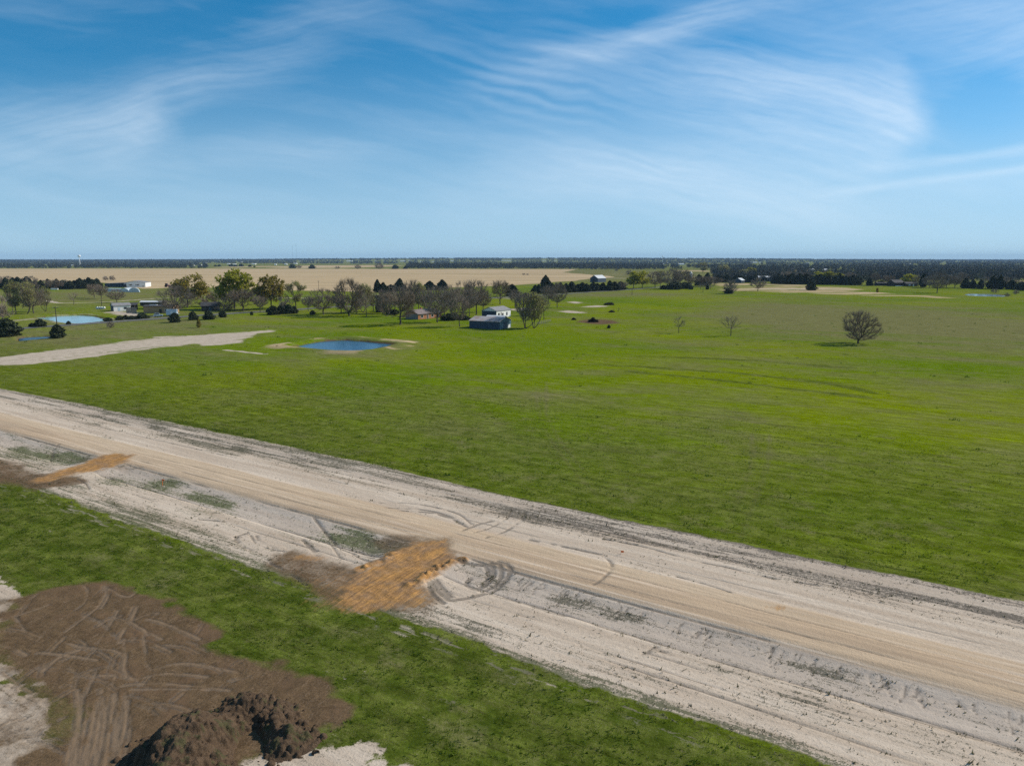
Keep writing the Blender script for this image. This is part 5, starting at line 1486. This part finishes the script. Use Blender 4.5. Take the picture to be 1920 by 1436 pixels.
# far grey barn with bright roof
K = base_of(1121, 529.5)
h = House('far_barn', 'grey barn with bright metal roof rising behind the cedar row', 'barn', K, 50, 19.0, 12.0, 5.2, 9.0, M['bluewall'], M['roof_pale'], .4)
h.left('barn_door', 4, 8, 0, 4.2, M['darkwood'])
# silo
P0 = base_of(1295, 523)
m_ = (P0.y * math.cos(PITCH) + 30 * .16) / F
t = thing('silo', 'white cone topped silo in the grove beyond the far road', 'silo', (P0.x, P0.y, P0.z))
MB().tube((0, 0, 0), (0, 0, 10.5 * m_), 2.9 * m_, 2.9 * m_, 20).build('body', M['white'], t); MB().tube((0, 0, 10.52 * m_), (0, 0, 13.8 * m_), 3.0 * m_, .3, 20).build('cone_roof', M['white'], t)
K = base_of(1390, 531)
h = House('small_blue_barn', 'small dark blue barn with white roof edge at the dry strip grove', 'barn', K, 52, 11, 9, 3.6, 6.2, M['bluewall'], M['roof_pale'], .4)
h.near('door', 4, 7, 0, 3, M['glass'])
K = base_of(1418, 527.5)
h = House('long_blue_building', 'long pale blue building with bright white roof in the grove', 'building', K, 4, 22, 10, 5.2, 7.0, M['paleblue'], M['white'], .3)
h.near('window', 6, 9, 2, 3.4, M['glass'], M['white']); h.near('door', 15, 18, 0.1, 3.4, M['bluewall'], M['white'])
K = base_of(1677, 536.8)
h = House('dark_roofed_house', 'dark roofed house with white wall before the far right tree line', 'house', K, 20, 14, 10, 4.0, 6.9, M['darkwood'], M['roof_dark'], .5)
h.near('window', 2, 4, 1, 2.4, M['glass'], M['darkwood']); h.near('door', 6, 7.2, .1, 2.3, M['darkwood'], M['darkwood']); h.near('window', 9, 11.5, 1, 2.4, M['glass'], M['darkwood'])
MB().box(1, 11, -2.4, -.1, 0.05, .9).build('porch_wall', M['white'], h.t)
MB().box(1, 12, -2.4, -.1, 2.7, 2.9).build('porch_roof', M['roof_dark'], h.t)
K = base_of(1699, 537)
h = House('low_dark_house', 'low dark house partly hidden right of the dark roofed house', 'house', K, 8, 14, 8, 3.0, 4.6, M['darkwood'], M['roof_dark'], .4)
h.near('window', 3, 5, 1, 2.2, M['paleblue'], M['white']); h.near('door', 8, 9.2, .1, 2.2, M['paleblue'], M['white'])
K = base_of(1644, 536)
h = House('dark_red_shed', 'long dark red shed left of the dark roofed house', 'shed', K, 0, 14, 6, 3.0, 4.0, M['darkwood'], M['roof_dark'], .3)
h.near('opening_shade', 2, 12, .1, 2.2, M['glass'])  # no hole cut: dark slab paints the shade inside an open bay
P0 = base_of(1872, 512)
m_ = P0.y / F
t = thing('dome_tank', 'white domed tank standing in the far woods at the right', 'tank', (P0.x, P0.y, P0.z))
MB().tube((0, 0, 0), (0, 0, 3.6 * m_), 3.6 * m_, 3.6 * m_, 20).build('body', M['steel'], t)
f = MB()
for k in range(5): f.tube((0, 0, (3.62 + k * .42) * m_), (0, 0, (3.62 + (k + 1) * .42) * m_), 3.7 * m_ * math.cos(k * .3), 3.7 * m_ * math.cos((k + 1) * .3), 20)
f.build('dome', M['white'], t)
P0 = base_of(1724, 521.5)
h = House('pale_roofed_shed', 'pale roofed shed above the green leafy tree in the far woods', 'shed', P0, 5, 12, 8, 3.0, 4.6, M['greywood'], M['roof_pale'], .3)
# distant buildings, a pixel or three each
for k, (x, y, w, hh) in enumerate(FARB):
    P0 = base_of(x - w / 2, y + 1.0); m_ = P0.y / F
    Lb, Wb, hb = w * m_, 0.7 * w * m_ + 4, max(3.2, hh * m_ * .62)
    f = MB().prismx([(0, -3), (Wb, -3), (Wb, hb), (Wb / 2, hb * 1.5), (0, hb)], 0, Lb)
    o = f.build('distant_building', M['white'], None, (P0.x, P0.y, P0.z), math.radians(float(trnd.uniform(-8, 8))))
    tag(o, 'tiny white building far off among the woods and pastures near the horizon', 'building', 'distant white buildings')

# water towers and masts on the horizon
def tower(px, y_top, w, D, label):
    x = (px - 960) / F * D; m_ = D / F
    gz_ = zg(x, D); top = 30 + (485.5 - y_top) * m_ - gz_
    t = thing('water_tower', label, 'water tower', (x, D, gz_))
    r = w * m_ / 2
    MB().tube((0, 0, -1), (0, 0, top - 1.6 * r), r * .28, r * .2, 12).build('stem', M['white'], t)
    f = MB(); n = 8
    for k in range(n):
        a, b = math.pi * k / n - math.pi / 2, math.pi * (k + 1) / n - math.pi / 2
        f.tube((0, 0, top - r * .8 + r * .8 * math.sin(a)), (0, 0, top - r * .8 + r * .8 * math.sin(b)), max(.05, r * math.cos(a)), max(.05, r * math.cos(b)), 16)
    f.build('tank', M['white'], t)


tower(160.5, 478.2, 5.2, 3600, 'round white water tower on the horizon at the left above the grove')
tower(1238, 480.0, 2.6, 5200, 'tiny water tower on the horizon right of centre')
for px, yt, D, lb in ((9, 474, 3800, 'thin lattice mast at the far left end of the horizon'), (555, 461, 5600, 'left one of two hair thin radio masts on the horizon'), (562, 457.5, 5500, 'right one of two hair thin radio masts on the horizon')):
    x = (px - 960) / F * D; g_ = zg(x, D); top = 30 + (485.5 - yt) * D / F - g_
    t = thing('radio_mast', lb, 'mast', (x, D, g_))
    f = MB(); r = .75
    for k in range(3):
        a = k * 2.094; b = a + 2.094
        f.tube((r * math.cos(a), r * math.sin(a), -1), (r * math.cos(a), r * math.sin(a), top), .12, .12, 5)
        for q in range(int(top // 4)):
            f.tube((r * math.cos(a), r * math.sin(a), q * 4), (r * math.cos(b), r * math.sin(b), q * 4 + 4), .05, .05, 3)
    f.build('lattice', M['steel'], t)
    MB().tube((0, 0, top), (0, 0, top + 4), .1, .04, 6).build('antenna', M['steel'], t)


# ------------------------------------------------------------------ utility poles
def pole(px, by, ty, label, arm=True):
    P = base_of(px, by); m_ = mpp(px, by); H = (by - ty) * m_
    t = thing('utility_pole', label, 'utility pole', (P.x, P.y, P.z), .6)
    MB().tube((0, 0, -.3), (0, 0, H), .19, .13, 8).build('post', M['darkwood'], t)
    if arm:
        MB().box(-1.2, 1.2, -.08, .08, H - .75, H - .55).build('crossarm', M['darkwood'], t)
        for k in (-1.05, -.4, .4, 1.05): MB().tube((k, 0, H - .54), (k, 0, H - .3), .06, .04, 6).build('insulator', M['white'], t)


pole(107, 611, 575, 'dark utility pole standing before the teal pond beside the road')
pole(191, 574, 562, 'short dark pole behind the grey shed on the left')
pole(373.5, 545, 522.5, 'utility pole behind the olive brown leafy tree')
pole(598, 547.5, 526.5, 'utility pole at the hay field edge left of the big brown oak')
pole(1185, 552.5, 539, 'thin pole at the edge of the green field by the far road', False)
pole(1318, 549, 537, 'thin pole at the field edge below the silo grove', False)

# ------------------------------------------------------------------ vehicles and yard things
def car(px, by, ang, paint, label):
    P = base_of(px, by)
    t = thing('car', label, 'car', (P.x, P.y, P.z + .1), math.radians(ang))
    MB().prism([(-2.25, .35), (2.25, .35), (2.3, .75), (2.1, .98), (1.0, 1.08), (-2.2, 1.08), (-2.3, .8)], -.9, .9).build('body', paint, t, bevel=.06)
    MB().prism([(-2.05, 1.085), (.95, 1.085), (.35, 1.7), (-1.7, 1.72)], -.78, .78).build('cabin', paint, t, bevel=.05)
    for s_ in (-1, 1):
        y = .785 * s_
        MB().prism([(-1.85, 1.14), (.7, 1.14), (.25, 1.6), (-1.6, 1.6)], min(y, y + .012 * s_), max(y, y + .012 * s_)).build('window', M['glass'], t)
        for x in (-1.45, 1.45):
            w = MB().tube((x, .78 * s_, .34), (x, .95 * s_, .34), .34, .34, 16).build('wheel', M['rubber'], t)
            MB().tube((x, .952 * s_, .34), (x, .965 * s_, .34), .2, .2, 12).build('rim', M['steel'], w)
        MB().box(2.28, 2.33, .55 * s_ - .2, .55 * s_ + .2, .7, .85).build('headlight', M['glass'], t)


car(297, 594, 20, M['white'], 'white car parked before the tan brick building')
car(327, 592, 60, M['white'], 'white car half hidden beside the pale blue trailer')
P = base_of(312, 593.2)
t = thing('cargo_trailer', 'pale blue white box trailer parked right of the white car', 'trailer', (P.x, P.y, P.z), math.radians(10))
MB().box(0, 5.2, 0, 2.4, .65, 3.5).build('body', M['paleblue'], t, bevel=.08)
MB().box(.1, 5.1, .1, 2.3, 3.51, 3.6).build('roof', M['white'], t); MB().box(2.2, 3.1, -.03, -.005, .8, 2.7).build('door', M['white'], t)
MB().box(5.2, 6.5, 1.1, 1.3, .6, .75).build('drawbar', M['steel'], t)
for x in (1.5, 2.5):
    for y in (-.05, 2.2): MB().tube((x, y, .38), (x, y + .24, .38), .38, .38, 14).build('wheel', M['rubber'], t)
P = base_of(310, 538.6)
t = thing('farm_tractor', 'red farm tractor parked at the hay field beside the leafy tree', 'tractor', (P.x, P.y, P.z), math.radians(8))
MB().prism([(0, 1.0), (4.6, 1.0), (4.6, 2.3), (2.6, 2.5), (0, 2.4)], .4, 2.0).build('body', M['red'], t, bevel=.08)
MB().prism([(-.4, 2.0), (2.3, 2.0), (2.1, 3.9), (-.2, 3.9)], .35, 2.05).build('cab', M['glass'], t); MB().box(-.5, 2.4, .25, 2.15, 3.92, 4.1).build('cab_roof', M['red'], t)
for x, r in ((.3, 1.15), (3.9, .75)):
    for y in (-.2, 2.0):
        w = MB().tube((x, y, r), (x, y + .6, r), r, r, 18).build('wheel', M['rubber'], t)
MB().tube((3.6, 1.2, 2.3), (3.6, 1.2, 3.5), .08, .08).build('exhaust', M['steel'], t)
MB().prism([(5, .3), (11, .3), (10.6, 2.2), (5.4, 2.4)], 0, 2.6).build('hay_trailer', M['darkwood'], t)
for k, x in enumerate((182.5, 186.5, 190.5, 195)):
    P = base_of(x, 579.4)
    t = thing('storage_tank', ORD[k] + ' white round tank from the left in the row beside the grey shed', 'tank', (P.x, P.y, P.z), .2, 'white tanks beside the shed')
    MB().tube((0, -.75, .72), (0, .75, .72), .68, .68, 14).build('body', M['white'], t); MB().box(-.5, .5, -.6, .6, -.05, .12).build('cradle', M['darkwood'], t)
for k, x in enumerate((97, 99.5, 102, 104.5, 107.5)):
    P = base_of(x, 543.3)
    t = thing('hive_box', ORD[k] + ' small white box from the left in the row before the far left grove', 'box', (P.x, P.y, P.z), .1, 'white boxes before the grove')
    MB().box(-.7, .7, -.6, .6, .05, 1.3).build('body', M['white'], t); MB().box(-.8, .8, -.7, .7, 1.31, 1.42).build('lid', M['white'], t)
# yard fence by the barn
P = base_of(1008, 609); P2 = base_of(1033, 604)
t = thing('yard_fence', 'low weathered rail fence running right from the trees by the blue barn', 'fence', (P.x, P.y, P.z), math.atan2(P2.y - P.y, P2.x - P.x))
Lf = (P2 - P).length
for k in range(8): MB().tube((Lf * k / 7, 0, -.2), (Lf * k / 7, 0, 1.5), .09, .08, 6).build('post', M['greywood'], t)
for z in (.5, .9, 1.3): MB().box(0, Lf, -.03, .03, z, z + .09).build('rail', M['greywood'], t)
# field fence along the asphalt road
Lr = ASPH[20:150:2]
dd_ = np.gradient(Lr, axis=0); dd_ /= np.hypot(*dd_.T)[:, None]
Lr = Lr + np.c_[dd_[:, 1], -dd_[:, 0]] * 8.5
t = thing('wire_fence', 'wire fence on thin posts along the near side of the asphalt road', 'fence', (Lr[0][0], Lr[0][1], 0))
f = MB(); w_ = MB(); zz = height(Lr[:, 0], Lr[:, 1]); q0 = Lr[0]
for i, (p, z) in enumerate(zip(Lr, zz)):
    f.tube((p[0] - q0[0], p[1] - q0[1], z - .2), (p[0] - q0[0], p[1] - q0[1], z + 1.35), .07, .06, 5)
    if i:
        o_, zo = Lr[i - 1], zz[i - 1]
        for hh in (.4, .8, 1.2): w_.tube((o_[0] - q0[0], o_[1] - q0[1], zo + hh), (p[0] - q0[0], p[1] - q0[1], z + hh), .012, .012, 3)
o = f.build('posts', M['greywood'], t); o['kind'] = 'stuff'
w_.build('wires', M['steel'], t)


# ------------------------------------------------------------------ brush piles
def brush(px, by, wpx, hpx, label, seed):
    r = np.random.default_rng(seed)
    P = base_of(px, by); m_ = mpp(px, by); W, H = wpx * m_, hpx * m_ * 1.15
    n = 900
    q = r.normal(size=(n, 3)); q /= np.linalg.norm(q, axis=1, keepdims=True); q *= r.random((n, 1)) ** .5
    prof = 0.55 + 0.7 * fbm(q[:, 0] * 2.2 + 5, q[:, 0] * 0 + seed, 2, seed)
    C = np.c_[q[:, 0] * W / 2, q[:, 1] * W * .3, np.abs(q[:, 2]) * H * prof]
    d = r.normal(size=(n, 3)) * [1, 1, .6]; d /= np.linalg.norm(d, axis=1, keepdims=True)
    l = r.uniform(.4, 1.6, n)[:, None] * W * .09
    V, Qd = tubes(C - d * l, C + d * l, np.full(n, .06), np.full(n, .03), 3)
    V2, Q2 = clumps(C * [.92, .92, .85], W * .055, r)
    V = np.vstack([V, V2]); Qd = np.vstack([Qd, Q2 + len(V) - len(V2)])
    me = fast_mesh('brush_pile', V, Qd); me.materials.append(M['brush'])
    set_attr(me, 'tint', r.random(len(V)))
    o = link('brush_pile', me, None, None, (P.x, P.y, P.z - .1))
    tag(o, label, 'brush pile', 'brush piles in the field')


brush(1142, 572, 20, 5.2, 'dark brush heap farthest back near the cedar row', 1)
brush(1147, 585.5, 12, 3.6, 'small dark brush heap beside a bent branch in the field', 2)
brush(1112, 604, 21, 7.5, 'largest dark brush heap, lying on bare brown soil', 3)
brush(1076, 600, 9, 4, 'small dark brush heap left of the bare brown soil', 4)
P = base_of(1155, 584)
t = thing('bent_branch', 'bent dark branches sticking out of the grass right of the small brush heap', 'branch', (P.x, P.y, P.z))
MB().tube((-1.2, 0, -.1), (-1.3, 0, 2.0), .12, .06, 6).build('upright', M['bark'], t)
f = MB()
pts = [(.9, 0, 0), (1.5, 0, .7), (1.7, 0, 1.5), (1.3, 0, 2.0)]
for a, b in zip(pts[:-1], pts[1:]): f.tube(a, b, .16, .12, 6)
f.build('curved_limb', M['bark'], t)


# ------------------------------------------------------------------ the heap of dug soil in front
def mound():
    c = G([(400, 1390)])[0]
    xs = np.arange(c[0] - 9.5, c[0] + 9.5, .06); ys = np.arange(c[1] - 8.5, c[1] + 7.5, .06)
    X, Y = np.meshgrid(xs, ys, indexing='ij'); X = X.ravel(); Y = Y.ravel()
    def gs(px, py, rx, ry, a=0):
        q = G([(px, py)])[0]; ca, sa = math.cos(a), math.sin(a)
        u, v = (X - q[0]) * ca + (Y - q[1]) * sa, -(X - q[0]) * sa + (Y - q[1]) * ca
        return np.exp(-(u / rx) ** 2 - (v / ry) ** 2)
    h = 2.0 * gs(338, 1415, 2.1, 1.9) + 1.2 * gs(395, 1395, 2.2, 1.6, .3) + 1.7 * gs(318, 1480, 2.2, 2.2) + .6 * gs(430, 1345, 1.9, 1.3, .4) + 1.05 * gs(507, 1368, 1.05, 1.8, -.2) + .9 * gs(482, 1328, 1.8, 1.0) + .55 * gs(530, 1400, 1.2, 1.2) + .4 * gs(400, 1445, 1.8, 1.0)
    h = h - 1.25 * gs(471, 1392, 1.1, 1.4) + .45 * gs(560, 1385, 1.6, 1.3) - .18
    rim = sst(h, -.1, .35)
    n1 = fbm(X / 1.1, Y / 1.1, 3, 501); n3 = fbm(X / .2, Y / .2, 4, 505)
    Z = h * (.8 + .4 * n1)
    # clods: lumps of every size, half sunk into the heap
    r = np.random.default_rng(13)
    Z2 = Z.reshape(len(xs), len(ys)).copy(); H2 = h.reshape(len(xs), len(ys)); N3 = fbm(X / .28, Y / .28, 3, 509).reshape(len(xs), len(ys))
    for k in range(11000):
        i = int(r.integers(8, len(xs) - 9)); j = int(r.integers(8, len(ys) - 9))
        hh = H2[i, j]
        if hh < -.165 or r.random() > .22 + .9 * hh: continue
        R = min(.46, .05 + r.gamma(1.15, .075)) * (.7 + .5 * min(1, max(0, hh)))
        m = int(R / .06) + 1
        i0, i1, j0, j1 = max(0, i - m), min(len(xs), i + m + 1), max(0, j - m), min(len(ys), j + m + 1)
        XX, YY = np.meshgrid(xs[i0:i1] - xs[i], ys[j0:j1] - ys[j], indexing='ij')
        a = r.uniform(0, 3.14); ca, sa = math.cos(a), math.sin(a); e = r.uniform(.65, 1.0)
        d2 = (XX * ca + YY * sa) ** 2 + ((-XX * sa + YY * ca) / e) ** 2
        d2 = d2 * (.6 + .9 * N3[i0:i1, j0:j1])
        cap = np.sqrt(np.maximum(R * R - d2, 0)) * r.uniform(.5, 1.1)
        Z2[i0:i1, j0:j1] = np.where(d2 < R * R, np.maximum(Z2[i0:i1, j0:j1], max(0, hh) * .85 + .1 * R + cap), Z2[i0:i1, j0:j1])
    Z = Z2.ravel() + rim * .30 * (n3 - .5)
    base = height(X, Y)
    zz = np.where(h > -.12, base + np.maximum(Z, -.25), base - .4)
    V = np.c_[X, Y, zz]
    Qd = grid_quads(len(xs), len(ys))
    keep = (h[Qd].max(1) > -.1)
    u, inv = np.unique(Qd[keep], return_inverse=True)
    org = np.array([c[0], c[1], 0])
    me = fast_mesh('dirt_mound', V[u] - org, inv.reshape(-1, 4), smooth=True)
    set_attr(me, 'sod', (sst(fbm(X / .7, Y / .7, 3, 511), .60, .68) * sst(n3, .42, .54))[u])
    N = NT('clods', .95, .1)
    P = N.pos()
    a, b = N.noise(P, 1.3, 5, .7), N.noise(P, 9, 4, .65)
    cc = N.mix(N.rng(a, .3, .7), (.078, .051, .032), (.155, .102, .062))  # browns darkened to stand in for shadows among the clods
    cc = N.scale(cc, N.rng(b, .25, .75, .6, 1.35))
    cc = N.mix(N.math('MULTIPLY', N.attr('sod'), .55), cc, N.mix(b, (.045, .062, .020), (.09, .10, .04)))
    N.bump(N.math('ADD', b, N.noise(P, 26, 3, .6)), .8, .12)
    o = link('dirt_mound', me, N.col(cc), None, tuple(org))
    tag(o, 'big heap of dark cloddy soil with bits of turf on the stripped brown ground', 'dirt mound')


mound()


# ------------------------------------------------------------------ weeds and grass tufts
def tufts(name, P, size, blades, mat, seed, label, spread=.5):
    r = np.random.default_rng(seed)
    n = len(P); idx = np.repeat(np.arange(n), blades); m = len(idx)
    s = size[idx] * r.uniform(.6, 1.3, m)
    th = r.uniform(0, 2 * np.pi, m)
    base = P[idx] + np.c_[r.normal(0, 1, m) * s * spread, r.normal(0, 1, m) * s * spread, np.zeros(m)]
    out = np.c_[np.cos(th), np.sin(th), np.zeros(m)]; side = np.c_[-np.sin(th), np.cos(th), np.zeros(m)]
    tip = base + out * (s * r.uniform(.2, .8, m))[:, None] + np.array([0, 0, 1]) * (s * r.uniform(.5, 1.1, m))[:, None]
    w = (s * .28)[:, None]
    V = np.stack([base - side * w - [0, 0, .03], base + side * w - [0, 0, .03], tip], 1).reshape(-1, 3)
    me = fast_mesh(name, V, None, np.arange(3 * m).reshape(m, 3)); me.materials.append(mat)
    set_attr(me, 'tint', np.repeat(np.clip(.5 + .3 * r.normal(size=n), 0, 1)[idx] * .7 + .3 * r.random(m), 3))
    o = link(name, me); o['kind'] = 'stuff'; o['label'] = label; o['category'] = 'plants'


r = np.random.default_rng(77)
# weeds on the sand
s = r.uniform(-120, 75, 160000); t = r.uniform(-32, 1.2, 160000)
x, y = RC[0] + s * RD[0] + t * RN[0], RC[1] + s * RD[1] + t * RN[1]
a = masks(x, y, False)
k = (r.random(len(x)) < np.clip(a['weed'] - .25, 0, 1) * .42) & (a['gravel'] < .2) & (a['clay'] < .2)
x, y = x[k], y[k]
tufts('weeds', np.c_[x, y, height(x, y)], r.gamma(3, .024, len(x)) + .03, 4, M['weedm'], 5, 'sparse low weeds and dry stalks scattered over the bare sand')
# grass in front and just beyond the strip
def scatter(n, x0, x1, y0, y1):
    x = r.uniform(x0, x1, n); y = r.uniform(y0, y1, n)
    return x, y
x1, y1 = scatter(120000, -75, 30, 36, 108)
s, t = ROW(x1, y1); a = masks(x1, y1, False)
k = (t < -31.5) & (a['sand'] < .35) & (a['dirt'] < .3) & (np.abs(x1) < .78 * y1 + 3) & (r.random(len(x1)) < .8 * sst(fbm(x1 / 1.5, y1 / 1.5, 3, 601), .3, .6) + .1)
s2 = r.uniform(-110, 130, 90000); t2 = 1.8 + r.random(90000) ** 1.6 * 60
x2, y2 = RC[0] + s2 * RD[0] + t2 * RN[0], RC[1] + s2 * RD[1] + t2 * RN[1]
k2 = (np.abs(x2) < .78 * y2 + 3) & (r.random(len(x2)) < .75 * sst(fbm(x2 / 2.2, y2 / 1.6, 3, 603), .35, .62) + .05)
x, y = np.r_[x1[k], x2[k2]], np.r_[y1[k], y2[k2]]
tufts('grass', np.c_[x, y, height(x, y)], r.gamma(4, .020, len(x)) + .04, 4, M['tuft'], 6, 'short green grass growing over the near ground')
# darker, taller clumps dotted over the field
x, y = scatter(9000, -230, 320, 90, 420)
s, t = ROW(x, y)
k = (t > 4) & (sdist(x, y, POND_C, 20) < -4) & (sdist(x, y, TRACKP, 20) < -3) & (np.abs(x) < .8 * y) & (r.random(len(x)) < .05 + .12 * sst(fbm(x / 26, y / 26, 3, 605), .52, .68))
x, y = x[k], y[k]
tufts('grass_clumps', np.c_[x, y, height(x, y)], r.gamma(3, .06, len(x)) + .14, 12, M['tuft'], 8, 'darker taller grass clumps dotted over the green field', .75)

# survey markers
P = base_of(305, 911)
t = thing('survey_stake', 'orange survey stake standing in the weeds beside the new gravel road', 'stake', (P.x, P.y, P.z))
MB().box(-.025, .025, -.025, .025, -.1, .95).build('stake', M['orange'], t); MB().box(.026, .30, -.01, .01, .7, .93).build('ribbon', M['orange'], t)
P = base_of(1164, 1039)
t = thing('marker_flag', 'small red marker flag lying low on the sand above the gravel road', 'flag', (P.x, P.y, P.z))
MB().tube((0, 0, -.05), (0, 0, .4), .01, .01, 5).build('wire', M['steel'], t); MB().box(.012, .3, -.006, .006, .2, .4).build('flag', M['orange'], t)

# ------------------------------------------------------------------ air
hz = MB().box(-24400, 24400, -24400, 24400, -9, 160).build('haze', None)
hm = bpy.data.materials.new('haze'); hm.use_nodes = True
hn = hm.node_tree.nodes; hn.clear()
pv = hn.new('ShaderNodeVolumePrincipled'); ho = hn.new('ShaderNodeOutputMaterial')
pv.inputs['Color'].default_value = (0.50, 0.74, 1.0, 1); pv.inputs['Density'].default_value = 4.2e-5; pv.inputs['Anisotropy'].default_value = 0.0
hm.node_tree.links.new(pv.outputs[0], ho.inputs['Volume'])
hz.data.materials.append(hm); hz['kind'] = 'stuff'; hz['label'] = 'thin bluish air haze over the whole plain'; hz['category'] = 'haze'
